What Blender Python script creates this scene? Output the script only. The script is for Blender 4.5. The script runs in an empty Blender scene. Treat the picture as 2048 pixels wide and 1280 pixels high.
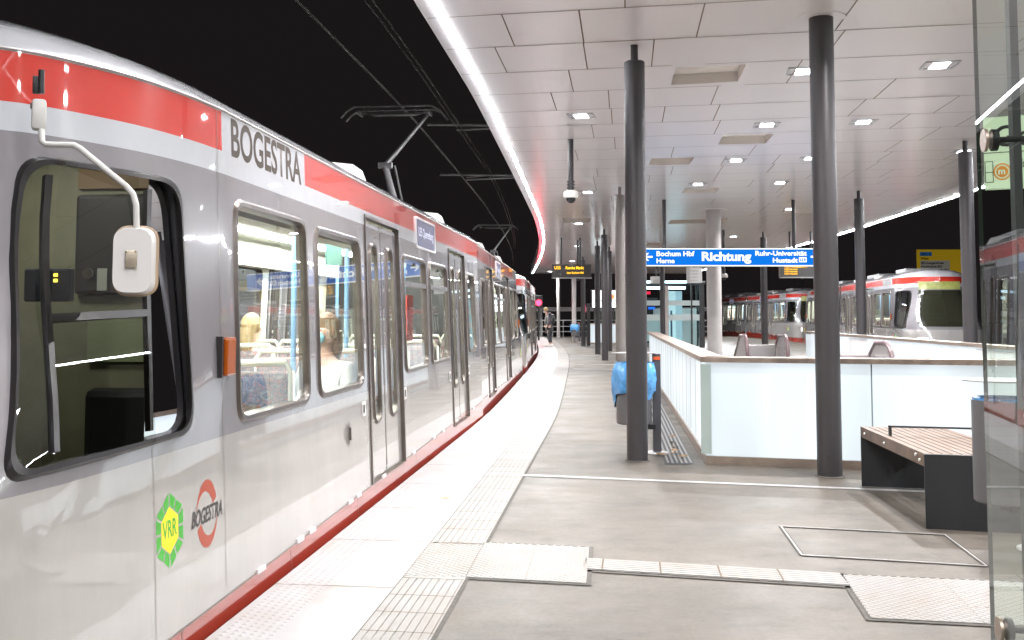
import bpy, bmesh, math, random
from mathutils import Matrix, Vector
random.seed(7)
PI = math.pi
S = bpy.context.scene
COL = S.collection
# ------------------------------------------------------------------ camera, world, exposure
F, TH, H = 2100.0, math.radians(3.8), 1.45
CY = 630 - F * math.tan(TH)
cam = bpy.data.cameras.new('camera')
cam.sensor_width = 36; cam.lens = 36 * F / 2048
cam.shift_y = -(640 - CY) / 2048
cam.clip_start = 0.05; cam.clip_end = 600
camo = bpy.data.objects.new('camera', cam); COL.objects.link(camo)
camo.location = (0, 0, H); camo.rotation_euler = (PI / 2 + TH, 0, 0)
S.camera = camo
w = bpy.data.worlds.new('World'); S.world = w; w.use_nodes = True
w.node_tree.nodes['Background'].inputs[0].default_value = (.0042, .0034, .0036, 1)
w.node_tree.nodes['Background'].inputs[1].default_value = 1.0
S.view_settings.view_transform = 'Standard'; S.view_settings.look = 'None'
S.view_settings.exposure = 1.27; S.view_settings.gamma = 1
S.render.engine = 'CYCLES'
S.cycles.max_bounces = 9; S.cycles.glossy_bounces = 5; S.cycles.transparent_max_bounces = 24
S.cycles.sample_clamp_indirect = 5; S.cycles.caustics_reflective = False; S.cycles.caustics_refractive = False

LED_L = 76.0      # radiance of the cove light lines
DOWN_W = 66.0     # watts per downlight
LIT = 1.0

# ------------------------------------------------------------------ materials
MATS = {}
def mat(name, col, rough=.5, metal=0, noise=0, nscale=8, bump=0, bscale=40, emit=0, ecol=None, coat=0, spec=.5, col2=None, rnoise=0):
    if name in MATS: return MATS[name]
    m = bpy.data.materials.new(name); m.use_nodes = True; MATS[name] = m
    nt = m.node_tree; p = nt.nodes['Principled BSDF']
    p.inputs['Base Color'].default_value = (*col, 1)
    p.inputs['Roughness'].default_value = rough; p.inputs['Metallic'].default_value = metal
    p.inputs['Specular IOR Level'].default_value = spec
    p.inputs['Coat Weight'].default_value = coat; p.inputs['Coat Roughness'].default_value = .03
    if emit:
        p.inputs['Emission Color'].default_value = (*(ecol or col), 1)
        p.inputs['Emission Strength'].default_value = emit
    tc = nt.nodes.new('ShaderNodeTexCoord')
    if noise or rnoise:
        n = nt.nodes.new('ShaderNodeTexNoise'); n.inputs['Scale'].default_value = nscale
        n.inputs['Detail'].default_value = 6; n.inputs['Roughness'].default_value = .6
        nt.links.new(tc.outputs['Object'], n.inputs['Vector'])
    if noise:
        r = nt.nodes.new('ShaderNodeMapRange'); r.inputs[1].default_value = .3; r.inputs[2].default_value = .7
        nt.links.new(n.outputs['Fac'], r.inputs[0])
        mx = nt.nodes.new('ShaderNodeMix'); mx.data_type = 'RGBA'
        c2 = col2 or tuple(c * (1 - noise) for c in col)
        mx.inputs[6].default_value = (*c2, 1); mx.inputs[7].default_value = (*col, 1)
        nt.links.new(r.outputs[0], mx.inputs[0]); nt.links.new(mx.outputs[2], p.inputs['Base Color'])
    if rnoise:
        r = nt.nodes.new('ShaderNodeMapRange'); r.inputs[1].default_value = .3; r.inputs[2].default_value = .7
        r.inputs[3].default_value = rough; r.inputs[4].default_value = rough + rnoise
        nt.links.new(n.outputs['Fac'], r.inputs[0]); nt.links.new(r.outputs[0], p.inputs['Roughness'])
    if bump:
        b = nt.nodes.new('ShaderNodeTexNoise'); b.inputs['Scale'].default_value = bscale; b.inputs['Detail'].default_value = 4
        nt.links.new(tc.outputs['Object'], b.inputs['Vector'])
        bp = nt.nodes.new('ShaderNodeBump'); bp.inputs['Strength'].default_value = bump; bp.inputs['Distance'].default_value = .01
        nt.links.new(b.outputs['Fac'], bp.inputs['Height']); nt.links.new(bp.outputs['Normal'], p.inputs['Normal'])
    return m

def glass(name, tint=(.86, .93, .9), ior=1.7, rough=0.0):
    if name in MATS: return MATS[name]
    m = bpy.data.materials.new(name); m.use_nodes = True; MATS[name] = m
    nt = m.node_tree; nt.nodes.remove(nt.nodes['Principled BSDF'])
    o = nt.nodes['Material Output']
    t = nt.nodes.new('ShaderNodeBsdfTransparent'); t.inputs[0].default_value = (*tint, 1)
    g = nt.nodes.new('ShaderNodeBsdfGlossy'); g.inputs['Roughness'].default_value = rough
    g.inputs[0].default_value = (.95, .97, 1, 1)
    f = nt.nodes.new('ShaderNodeFresnel'); f.inputs[0].default_value = ior
    x = nt.nodes.new('ShaderNodeMixShader')
    # pane faces both ways: drive the fresnel with a front-facing normal
    geo = nt.nodes.new('ShaderNodeNewGeometry')
    mr = nt.nodes.new('ShaderNodeMapRange'); mr.inputs[3].default_value = ior; mr.inputs[4].default_value = ior
    nt.links.new(f.outputs[0], x.inputs[0]); nt.links.new(t.outputs[0], x.inputs[1]); nt.links.new(g.outputs[0], x.inputs[2])
    nt.links.new(x.outputs[0], o.inputs[0])
    nt.nodes.remove(geo); nt.nodes.remove(mr)
    return m

def emis(name, col, s):
    if name in MATS: return MATS[name]
    m = bpy.data.materials.new(name); m.use_nodes = True; MATS[name] = m
    nt = m.node_tree; nt.nodes.remove(nt.nodes['Principled BSDF'])
    e = nt.nodes.new('ShaderNodeEmission'); e.inputs[0].default_value = (*col, 1); e.inputs[1].default_value = s
    nt.links.new(e.outputs[0], nt.nodes['Material Output'].inputs[0])
    return m

def livery():
    m = bpy.data.materials.new('tram_livery'); m.use_nodes = True
    nt = m.node_tree; N = nt.nodes; L = nt.links; p = N['Principled BSDF']
    p.inputs['Roughness'].default_value = .22; p.inputs['Coat Weight'].default_value = 1; p.inputs['Coat Roughness'].default_value = .025; p.inputs['Coat IOR'].default_value = 1.7
    tc = N.new('ShaderNodeTexCoord'); sx = N.new('ShaderNodeSeparateXYZ'); L.new(tc.outputs['Object'], sx.inputs[0])
    def math_(op, a, b):
        n = N.new('ShaderNodeMath'); n.operation = op
        for i, v in enumerate((a, b)):
            if isinstance(v, (int, float)): n.inputs[i].default_value = v
            else: L.new(v, n.inputs[i])
        return n.outputs[0]
    z, y = sx.outputs['Z'], sx.outputs['Y']
    def mixc(fac, a, b):
        n = N.new('ShaderNodeMix'); n.data_type = 'RGBA'; L.new(fac, n.inputs[0])
        for i, v in ((6, a), (7, b)):
            if isinstance(v, tuple): n.inputs[i].default_value = (*v, 1)
            else: L.new(v, n.inputs[i])
        return n.outputs[2]
    red = (.60, .035, .022); skirt = (.33, .04, .024); white = (.37, .347, .33); grey = (.225, .21, .222); light = (.52, .53, .56)
    zs = math_('ADD', math_('MULTIPLY', y, .0125), .222)
    c = mixc(math_('GREATER_THAN', z, zs), skirt, white)
    c = mixc(math_('GREATER_THAN', z, .86), c, grey)
    c = mixc(math_('GREATER_THAN', z, 2.16), c, light)
    inred = math_('MULTIPLY', math_('GREATER_THAN', z, 2.275), math_('LESS_THAN', z, 2.475))
    intext = math_('MULTIPLY', math_('GREATER_THAN', y, -9.96), math_('LESS_THAN', y, -8.53))
    c = mixc(math_('MULTIPLY', inred, math_('SUBTRACT', 1, intext)), c, red)
    c = mixc(math_('GREATER_THAN', z, 2.492), c, (.40, .39, .40))
    n = N.new('ShaderNodeTexNoise'); n.inputs['Scale'].default_value = 1.7; n.inputs['Detail'].default_value = 8; n.inputs['Roughness'].default_value = .7
    mp = N.new('ShaderNodeMapping'); mp.inputs['Scale'].default_value = (1, 1.2, .35); L.new(tc.outputs['Object'], mp.inputs[0]); L.new(mp.outputs[0], n.inputs['Vector'])
    mr = N.new('ShaderNodeMapRange'); mr.inputs[1].default_value = .35; mr.inputs[2].default_value = .72; mr.inputs[3].default_value = 1.02; mr.inputs[4].default_value = .88
    L.new(n.outputs['Fac'], mr.inputs[0])
    hs = N.new('ShaderNodeHueSaturation'); L.new(mr.outputs[0], hs.inputs['Value']); L.new(c, hs.inputs['Color'])
    L.new(hs.outputs[0], p.inputs['Base Color'])
    r2 = N.new('ShaderNodeMapRange'); r2.inputs[1].default_value = .3; r2.inputs[2].default_value = .7; r2.inputs[3].default_value = .01; r2.inputs[4].default_value = .04
    L.new(n.outputs['Fac'], r2.inputs[0]); L.new(r2.outputs[0], p.inputs['Coat Roughness'])
    b = N.new('ShaderNodeTexNoise'); b.inputs['Scale'].default_value = 2.2; b.inputs['Detail'].default_value = 1
    L.new(tc.outputs['Object'], b.inputs['Vector'])
    bp = N.new('ShaderNodeBump'); bp.inputs['Strength'].default_value = .035; bp.inputs['Distance'].default_value = .02
    L.new(b.outputs['Fac'], bp.inputs['Height']); L.new(bp.outputs['Normal'], p.inputs['Coat Normal'])
    return m
LIV = livery()

def concrete():
    m = bpy.data.materials.new('platform_concrete'); m.use_nodes = True
    nt = m.node_tree; N = nt.nodes; L = nt.links; p = N['Principled BSDF']
    tc = N.new('ShaderNodeTexCoord')
    def noise(sc, det, stretch=None, ro=.6):
        n = N.new('ShaderNodeTexNoise'); n.inputs['Scale'].default_value = sc; n.inputs['Detail'].default_value = det; n.inputs['Roughness'].default_value = ro
        if stretch:
            mp = N.new('ShaderNodeMapping'); mp.inputs['Scale'].default_value = stretch; L.new(tc.outputs['Object'], mp.inputs[0]); L.new(mp.outputs[0], n.inputs['Vector'])
        else: L.new(tc.outputs['Object'], n.inputs['Vector'])
        return n.outputs['Fac']
    def mr(v, a, b, c, d):
        n = N.new('ShaderNodeMapRange'); L.new(v, n.inputs[0])
        for i, k in enumerate((a, b, c, d)): n.inputs[i + 1].default_value = k
        return n.outputs[0]
    def mul(a, b):
        n = N.new('ShaderNodeMath'); n.operation = 'MULTIPLY'; L.new(a, n.inputs[0]); L.new(b, n.inputs[1]); return n.outputs[0]
    v = mul(mul(mr(noise(.9, 8), .32, .68, .66, 1.16), mr(noise(2.3, 8, (.8, 1.5, 1), .8), .50, .70, 1, .50)), mr(noise(34, 6, None, .85), .3, .7, 1.26, .70))
    vo = N.new('ShaderNodeTexVoronoi'); vo.inputs['Scale'].default_value = 2.3; L.new(tc.outputs['Object'], vo.inputs['Vector'])
    v = mul(v, mr(vo.outputs['Distance'], .035, .06, .50, 1))
    cc = N.new('ShaderNodeMix'); cc.data_type = 'RGBA'; cc.inputs[6].default_value = (.099, .079, .061, 1); cc.inputs[7].default_value = (.103, .090, .076, 1)
    L.new(noise(.5, 3), cc.inputs[0])
    hs = N.new('ShaderNodeHueSaturation'); L.new(cc.outputs[2], hs.inputs['Color']); L.new(v, hs.inputs['Value']); L.new(hs.outputs[0], p.inputs['Base Color'])
    L.new(mr(noise(1.3, 5), .3, .7, .38, .62), p.inputs['Roughness'])
    bp = N.new('ShaderNodeBump'); bp.inputs['Strength'].default_value = .25; bp.inputs['Distance'].default_value = .004
    L.new(noise(120, 3), bp.inputs['Height']); L.new(bp.outputs['Normal'], p.inputs['Normal'])
    return m

def paving(name, base, nub=False):
    m = bpy.data.materials.new(name); m.use_nodes = True
    nt = m.node_tree; N = nt.nodes; L = nt.links; p = N['Principled BSDF']
    tc = N.new('ShaderNodeTexCoord')
    n = N.new('ShaderNodeTexNoise'); n.inputs['Scale'].default_value = 1.6; n.inputs['Detail'].default_value = 8; n.inputs['Roughness'].default_value = .68
    L.new(tc.outputs['Object'], n.inputs['Vector'])
    cr = N.new('ShaderNodeValToRGB'); L.new(n.outputs['Fac'], cr.inputs[0])
    cr.color_ramp.elements[0].position = .33; cr.color_ramp.elements[0].color = (base[0] * .90, base[1] * .84, base[2] * .77, 1)
    cr.color_ramp.elements[1].position = .55; cr.color_ramp.elements[1].color = (*base, 1)
    L.new(cr.outputs[0], p.inputs['Base Color']); p.inputs['Roughness'].default_value = .55
    return m

CONC = concrete()
M_EDGE = paving('white_edge_paving', (.345, .33, .33))
M_TACT = paving('tactile_paving', (.245, .230, .221))
M_JOINT = mat('joint_dark', (.10, .065, .04), .8)
M_GAP = mat('border_gap', (.10, .09, .08), .9, noise=.4, nscale=20)
M_COL = mat('column_paint', (.052, .047, .050), .36, .35, noise=.12, nscale=30, rnoise=.12)
M_COLL = mat('concrete_column', (.42, .39, .38), .5, noise=.12, nscale=3)
M_DARK = mat('dark_rubber', (.028, .025, .026), .4)
M_FRAME = mat('window_frame_metal', (.16, .135, .12), .28, .6, noise=.3, nscale=9)
M_FRAMED = mat('cab_frame_rubber', (.016, .013, .014), .32)
M_CEIL = mat('ceiling_panel', (.93, .90, .925), .20, 0, spec=.5)
M_CJ = mat('ceiling_joint', (.20, .155, .12), .8)
M_LED = emis('cove_led', (.93, .96, 1), LED_L)
M_FIX = emis('downlight_lens', (.93, .96, 1), 16)
M_STEEL = mat('brushed_steel', (.46, .37, .31), .27, .9, noise=.2, nscale=14, rnoise=.15)
M_STEELL = mat('pale_steel', (.72, .70, .70), .35, .5)
M_WIRE = mat('wire_dark', (.10, .095, .09), .6)
M_ALU = mat('dull_aluminium', (.30, .29, .29), .45, .5)
M_WOOD = mat('oiled_wood', (.155, .095, .064), .45, noise=.45, nscale=7)
M_BLACK = mat('black_coated_steel', (.016, .017, .019), .45, bump=.3, bscale=300)
M_GLASS = glass('tram_glass', (.93, .96, .93), 2.0)
M_CABGLASS = glass('cab_glass', (.84, .86, .80), 1.6)
M_PANEGL = glass('screen_glass', (.72, .80, .72), 1.75)
M_CREAM = mat('interior_cream', (.64, .62, .53), .5)
M_CABIN = mat('cab_interior', (.25, .245, .17), .6, noise=.25, nscale=6)
M_BLUEP = mat('blue_pole', (.17, .30, .48), .3)
M_WHITEP = mat('white_plastic', (.66, .63, .60), .4, noise=.1, nscale=12)
M_TEXTG = mat('text_grey', (.075, .06, .05), .6, spec=.2)
M_ORANGE = mat('indicator_amber', (.36, .075, .006), .2, emit=.02, coat=1)
M_SIGNB = emis('sign_blue', (.008, .21, .86), .42)
M_SIGNW = emis('sign_white', (1, 1, 1), .62)
M_AMBER = emis('display_amber', (1, .50, .02), 1.2)
M_BAG = mat('blue_bag', (.10, .38, .80), .25, noise=.5, nscale=14, bump=1.0, bscale=11, spec=.8)
M_BIN = mat('grey_bin', (.11, .105, .11), .4, .3)
M_NIGHT = mat('ballast', (.03, .028, .026), .9, noise=.5, nscale=4, bump=1, bscale=30)
M_RAIL = mat('rail_steel', (.25, .2, .17), .35, .9)
M_SKIN = mat('skin', (.55, .33, .25), .5)

def seat_fabric():
    m = bpy.data.materials.new('seat_fabric'); m.use_nodes = True; nt = m.node_tree; p = nt.nodes['Principled BSDF']
    tc = nt.nodes.new('ShaderNodeTexCoord'); v = nt.nodes.new('ShaderNodeTexNoise'); v.inputs['Scale'].default_value = 13; v.inputs['Distortion'].default_value = 2.5
    nt.links.new(tc.outputs['Object'], v.inputs['Vector'])
    c = nt.nodes.new('ShaderNodeValToRGB'); c.color_ramp.interpolation = 'CONSTANT'
    e = c.color_ramp.elements; e[0].color = (.12, .10, .11, 1); e[1].position = .44; e[1].color = (.24, .20, .19, 1)
    for pos, col in ((.50, (.42, .10, .07, 1)), (.53, (.05, .13, .17, 1)), (.57, (.17, .15, .15, 1)), (.62, (.28, .24, .22, 1))):
        x = e.new(pos); x.color = col
    nt.links.new(v.outputs['Fac'], c.inputs[0]); nt.links.new(c.outputs[0], p.inputs['Base Color']); p.inputs['Roughness'].default_value = .8
    return m
M_SEAT = seat_fabric()

def frosted():
    m = bpy.data.materials.new('lit_frosted_glass'); m.use_nodes = True; nt = m.node_tree; p = nt.nodes['Principled BSDF']
    p.inputs['Base Color'].default_value = (.25, .28, .29, 1); p.inputs['Roughness'].default_value = .35
    p.inputs['Coat Weight'].default_value = .12; p.inputs['Coat Roughness'].default_value = .03
    tc = nt.nodes.new('ShaderNodeTexCoord'); n = nt.nodes.new('ShaderNodeTexNoise'); n.inputs['Scale'].default_value = 1.3; n.inputs['Detail'].default_value = 1
    mp = nt.nodes.new('ShaderNodeMapping'); mp.inputs['Scale'].default_value = (1, 1, .3); nt.links.new(tc.outputs['Object'], mp.inputs[0]); nt.links.new(mp.outputs[0], n.inputs['Vector'])
    r = nt.nodes.new('ShaderNodeMapRange'); r.inputs[1].default_value = .35; r.inputs[2].default_value = .65; r.inputs[3].default_value = .24; r.inputs[4].default_value = .36
    nt.links.new(n.outputs['Fac'], r.inputs[0]); nt.links.new(r.outputs[0], p.inputs['Emission Strength'])
    p.inputs['Emission Color'].default_value = (.84, .93, 1, 1)
    return m
M_FROST = frosted()

# ------------------------------------------------------------------ mesh helpers
class MB:
    def __init__(s): s.v = []; s.f = []; s.m = []
    def add(s, vs, fs, mi=0):
        o = len(s.v); s.v += [tuple(v) for v in vs]; s.f += [tuple(i + o for i in f) for f in fs]; s.m += [mi] * len(fs); return s
    def box(s, c, d, rz=0, mi=0, bev=0):
        hx, hy, hz = d[0] / 2, d[1] / 2, d[2] / 2
        cr, sr = math.cos(rz), math.sin(rz)
        if bev:
            bev = min(bev, hx * .9, hy * .9, hz * .9)
            bm = bmesh.new(); bmesh.ops.create_cube(bm, size=1)
            for v in bm.verts: v.co = Vector((v.co.x * 2 * hx, v.co.y * 2 * hy, v.co.z * 2 * hz))
            bmesh.ops.bevel(bm, geom=bm.edges[:], offset=bev, segments=2, affect='EDGES', profile=.5)
            bm.verts.index_update()
            s.add([(c[0] + v.co.x * cr - v.co.y * sr, c[1] + v.co.x * sr + v.co.y * cr, c[2] + v.co.z) for v in bm.verts], [[v.index for v in f.verts] for f in bm.faces], mi)
            bm.free(); return s
        vs = []
        for z in (-hz, hz):
            for x, y in ((-hx, -hy), (hx, -hy), (hx, hy), (-hx, hy)):
                vs.append((c[0] + x * cr - y * sr, c[1] + x * sr + y * cr, c[2] + z))
        return s.add(vs, [(3, 2, 1, 0), (4, 5, 6, 7), (0, 1, 5, 4), (1, 2, 6, 5), (2, 3, 7, 6), (3, 0, 4, 7)], mi)
    def bar(s, a, b, w_, h_, mi=0):   # box from a to b, w_ horizontal width, h_ height
        a, b = Vector(a), Vector(b); d = (b - a).normalized()
        up = Vector((0, 0, 1)) if abs(d.z) < .95 else Vector((0, 1, 0))
        r = d.cross(up).normalized(); u = r.cross(d)
        vs = [p + r * (sx * w_ / 2) + u * (sz * h_ / 2) for p in (a, b) for sx, sz in ((-1, -1), (1, -1), (1, 1), (-1, 1))]
        return s.add(vs, [(3, 2, 1, 0), (4, 5, 6, 7), (0, 1, 5, 4), (1, 2, 6, 5), (2, 3, 7, 6), (3, 0, 4, 7)], mi)
    def tube(s, pts, r, n=10, mi=0, cap=True, closed=False):
        pts = [Vector(p) for p in pts]; rs = r if isinstance(r, (list, tuple)) else [r] * len(pts)
        vs = []; prev = None
        for i, p in enumerate(pts):
            a = pts[i - 1] if (i > 0 or closed) else p; b = pts[(i + 1) % len(pts)] if (i < len(pts) - 1 or closed) else p
            d = (b - a).normalized()
            if prev is None:
                u = d.cross(Vector((0, 0, 1)) if abs(d.z) < .9 else Vector((1, 0, 0))).normalized()
            else: u = (prev - d * prev.dot(d)).normalized()
            prev = u; vv = d.cross(u)
            for k in range(n):
                t = 2 * PI * k / n; vs.append(p + (u * math.cos(t) + vv * math.sin(t)) * rs[i])
        fs = []
        m_ = len(pts) if closed else len(pts) - 1
        for i in range(m_):
            for k in range(n):
                j = (i + 1) % len(pts)
                fs.append((i * n + k, i * n + (k + 1) % n, j * n + (k + 1) % n, j * n + k))
        if cap and not closed: fs += [tuple(range(n))[::-1], tuple((len(pts) - 1) * n + k for k in range(n))]
        return s.add(vs, fs, mi)
    def cyl(s, c, r, z0, z1, n=32, mi=0): return s.tube([(c[0], c[1], z0), (c[0], c[1], z1)], r, n, mi)
    def lathe(s, c, prof, n=32, mi=0):
        vs = [(c[0] + r * math.cos(2 * PI * k / n), c[1] + r * math.sin(2 * PI * k / n), c[2] + z) for r, z in prof for k in range(n)]
        fs = [(i * n + k, i * n + (k + 1) % n, (i + 1) * n + (k + 1) % n, (i + 1) * n + k) for i in range(len(prof) - 1) for k in range(n)]
        return s.add(vs, fs, mi)
    def poly(s, pts, z0, z1, mi=0):
        n = len(pts)
        vs = [(*p, z0) for p in pts] + [(*p, z1) for p in pts]
        fs = [tuple(range(n))[::-1], tuple(range(n, 2 * n))] + [(i, (i + 1) % n, n + (i + 1) % n, n + i) for i in range(n)]
        return s.add(vs, fs, mi)
    def strip(s, L_, R_, z, mi=0, th=0):
        n = len(L_)
        vs = [(*p, z) for p in L_] + [(*p, z) for p in R_]
        fs = [(i, n + i, n + i + 1, i + 1) for i in range(n - 1)]
        if th:
            vs += [(*p, z - th) for p in L_] + [(*p, z - th) for p in R_]
            fs += [(2 * n + i, i, i + 1, 2 * n + i + 1) for i in range(n - 1)] + [(n + i, 3 * n + i, 3 * n + i + 1, n + i + 1) for i in range(n - 1)]
            fs += [(0, 2 * n, 3 * n, n), (n - 1, 2 * n - 1, 4 * n - 1, 3 * n - 1)]
        return s.add(vs, fs, mi)
    def mesh(s, name, mats, smooth=False, fixn=True):
        me = bpy.data.meshes.new(name); me.from_pydata(s.v, [], s.f)
        for m in (mats if isinstance(mats, (list, tuple)) else [mats]): me.materials.append(m)
        me.polygons.foreach_set('material_index', s.m)
        if fixn:
            bm = bmesh.new(); bm.from_mesh(me); bmesh.ops.recalc_face_normals(bm, faces=bm.faces[:]); bm.to_mesh(me); bm.free()
        if smooth:
            me.polygons.foreach_set('use_smooth', [True] * len(me.polygons))
            try: me.set_sharp_from_angle(angle=math.radians(38))
            except Exception: pass
        me.update(); return me
    def build(s, name, mats, parent=None, smooth=False, M=None, fixn=True):
        return link(name, s.mesh(name, mats, smooth, fixn), parent, M)

def link(name, me, parent=None, M=None, label=None):
    o = bpy.data.objects.new(name, me); COL.objects.link(o)
    if parent: o.parent = parent
    if M is not None: o.matrix_local = M
    if label: o['label'] = label
    return o
def tag(o, label, cat, group=None):
    o['label'] = label; o['category'] = cat
    if group: o['group'] = group
    return o
def thing(name, label, cat, loc=(0, 0, 0), rz=0, group=None):
    o = bpy.data.objects.new(name, None); COL.objects.link(o); o.location = loc; o.rotation_euler = (0, 0, rz)
    o.empty_display_size = .2
    return tag(o, label, cat, group)
def struct(o): o['kind'] = 'structure'; return o
_tx = {}
def text_mesh(body, size, m, xs=1.0, offset=0, align='LEFT', ext=.0, shear=0, spacing=1.0):
    key = (body, size, m.name, xs, offset, align, ext, shear, spacing)
    if key in _tx: return _tx[key]
    c = bpy.data.curves.new('lettering', 'FONT'); c.body = body; c.size = size; c.align_x = align; c.offset = offset
    c.extrude = ext; c.shear = shear; c.space_character = spacing; c.resolution_u = 4; c.fill_mode = 'BOTH' if ext else 'FRONT'
    o = bpy.data.objects.new('t', c); COL.objects.link(o)
    bpy.context.view_layer.update()
    me = bpy.data.meshes.new_from_object(o.evaluated_get(bpy.context.evaluated_depsgraph_get()))
    bpy.data.objects.remove(o)
    for v in me.vertices: v.co.x *= xs
    me.materials.clear(); me.materials.append(m); me.name = 'lettering'
    _tx[key] = me; return me
def frame_M(o, right, up):   # matrix whose x = right, y = up, z = right x up
    r = Vector(right).normalized(); u = Vector(up).normalized(); n = r.cross(u)
    return Matrix(((r.x, u.x, n.x, o[0]), (r.y, u.y, n.y, o[1]), (r.z, u.z, n.z, o[2]), (0, 0, 0, 1)))

def rpoly(pts, r, n=5, k=1):
    out = []; N = len(pts)
    rr = r if isinstance(r, (list, tuple)) else [r] * N
    for i in range(N):
        p = Vector(pts[i]); a = (Vector(pts[i - 1]) - p); b = (Vector(pts[(i + 1) % N]) - p)
        rad = min(rr[i], a.length * .49, b.length * .49)
        a.normalize(); b.normalize(); p0 = p + a * rad; p1 = p + b * rad
        for j in range(n + 1):
            t = j / n; q = p0 * (1 - t) ** 2 + p * 2 * t * (1 - t) + p1 * t * t
            # pull the quadratic a little towards a circle
            out.append(tuple(q))
    if k > 1:
        o2 = []
        for i in range(len(out)):
            a, b = Vector(out[i]), Vector(out[(i + 1) % len(out)])
            seg = k if (b - a).length > .12 else 1
            seg = k if (i % (n + 1)) == n else 1
            for j in range(seg): o2.append(tuple(a.lerp(b, j / seg)))
        out = o2
    return out
def rrect(x0, x1, y0, y1, r, n=5, k=1): return rpoly([(x0, y0), (x1, y0), (x1, y1), (x0, y1)], r, n, k)

def fill2d(outer, holes, cuts_x=(), cuts_y=()):
    bm = bmesh.new()
    for loop in [outer] + list(holes):
        vs = [bm.verts.new((p[0], p[1], 0)) for p in loop]
        for i in range(len(vs)): bm.edges.new((vs[i], vs[(i + 1) % len(vs)]))
    bmesh.ops.triangle_fill(bm, use_beauty=True, use_dissolve=False, edges=bm.edges[:], normal=(0, 0, 1))
    for x in cuts_x: bmesh.ops.bisect_plane(bm, geom=bm.verts[:] + bm.edges[:] + bm.faces[:], plane_co=(x, 0, 0), plane_no=(1, 0, 0), dist=1e-5)
    for y in cuts_y: bmesh.ops.bisect_plane(bm, geom=bm.verts[:] + bm.edges[:] + bm.faces[:], plane_co=(0, y, 0), plane_no=(0, 1, 0), dist=1e-5)
    bm.verts.index_update()
    v = [tuple(x.co[:2]) for x in bm.verts]; f = [[x.index for x in fc.verts] for fc in bm.faces]; bm.free()
    return v, f

# ------------------------------------------------------------------ curves of the platform and the canopy in plan
def interp(tab, y):
    if y <= tab[0][0]: a, b = tab[0], tab[1]
    elif y >= tab[-1][0]: a, b = tab[-2], tab[-1]
    else:
        for i in range(len(tab) - 1):
            if tab[i][0] <= y <= tab[i + 1][0]: break
        a, b = tab[i], tab[i + 1]
        pm = tab[i - 1] if i > 0 else None; pn = tab[i + 2] if i + 2 < len(tab) else None
        h = b[0] - a[0]; t = (y - a[0]) / h; s0 = (b[1] - a[1]) / h
        m0 = ((b[1] - pm[1]) / (b[0] - pm[0])) if pm else s0
        m1 = ((pn[1] - a[1]) / (pn[0] - a[0])) if pn else s0
        return (2*t**3-3*t*t+1)*a[1] + (t**3-2*t*t+t)*h*m0 + (-2*t**3+3*t*t)*b[1] + (t**3-t*t)*h*m1
    return a[1] + (b[1] - a[1]) / (b[0] - a[0]) * (y - a[0])
EDGE = [(-8, -2.62), (0, -1.835), (4.8, -1.365), (8, -1.055), (11.4, -.730), (15.2, -.385), (19, -.12), (23, .13), (27, .375), (31, .60), (37, .89), (41, 1.03), (47.6, 1.2), (58, 1.32), (72, 1.28)]
TL = [(-8, .63), (4.8, .655), (7, .655), (10, .655), (25, .70), (40, .75), (72, .78)]      # width of the plain white strip
COUT = [(-8, -2.43), (0, -1.69), (9.02, -.862), (10.72, -.705), (12.94, -.505), (16.39, -.26), (20.8, .04), (25.8, .371), (30.7, .674), (38.7, 1.0), (47.4, 1.175), (58, 1.21), (70, 1.195)]
REDGE = [(-8, 9.0), (10, 9.9), (23, 10.9), (31, 11.72), (43.8, 13.58), (56.5, 15.28), (72, 15.2)]
CRIGHT = [(-8, 7.7), (10, 9.1), (23.2, 10.25), (35.6, 11.2), (41.5, 11.42), (70, 11.8)]
def ys(a, b, st=1.0):
    n = max(2, int((b - a) / st)); return [a + (b - a) * i / n for i in range(n + 1)]
def ex(y): return interp(EDGE, y)
def off(y, d):   # point at distance d right of the platform edge
    s = (ex(y + .3) - ex(y - .3)) / .6; n = math.hypot(1, s)
    return (ex(y) + d / n, y - d * s / n)
CZ = 4.2

# ------------------------------------------------------------------ ground, platform
Y0, Y1 = -7.5, 71.0
g = MB().add([(-150, -60, -1.05), (200, -60, -1.05), (200, 320, -1.05), (-150, 320, -1.05)], [(0, 1, 2, 3)])
struct(g.build('ground', M_NIGHT))
yy = ys(Y0, Y1, 1.2)
Lp = [(ex(y), y) for y in yy]; Rp = [(interp(REDGE, y), y) for y in yy]
# platform slab with the stairwell left open
SW = [(2.02, 10.43), (6.42, 9.27), (7.55, 26.6), (3.45, 26.25)]   # inner outline of the stair opening
outer = Lp + Rp[::-1]
v, f = fill2d(outer, [SW])
pm = MB(); pm.add([(*p, 0) for p in v], f)
n = len(outer)
pm.add([(*p, 0) for p in outer] + [(*p, -1.0) for p in outer], [(i, (i + 1) % n, n + (i + 1) % n, n + i) for i in range(n)])
pm.add([(*p, 0) for p in SW] + [(*p, -1.0) for p in SW], [(i, (i + 1) % 4, 4 + (i + 1) % 4, 4 + i) for i in range(4)])
struct(pm.build('platform', CONC))
sf = MB().add([(1.5, 9, -1.03), (8, 9, -1.03), (8, 27, -1.03), (1.5, 27, -1.03)], [(0, 1, 2, 3)])
struct(sf.build('stairwell_floor', mat('stair_floor', (.25, .24, .23), .6)))
yy = ys(Y0, Y1, .6)
# dark gap border, white strip, tactile strip
st = MB(); st.strip([off(y, .10) for y in yy], [off(y, interp(TL, y) + .365) for y in yy], .004)
struct(st.build('strip_border_joint', M_GAP))
st = MB(); st.strip([off(y, 0) for y in yy], [off(y, interp(TL, y) - .006) for y in yy], .008)
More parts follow.
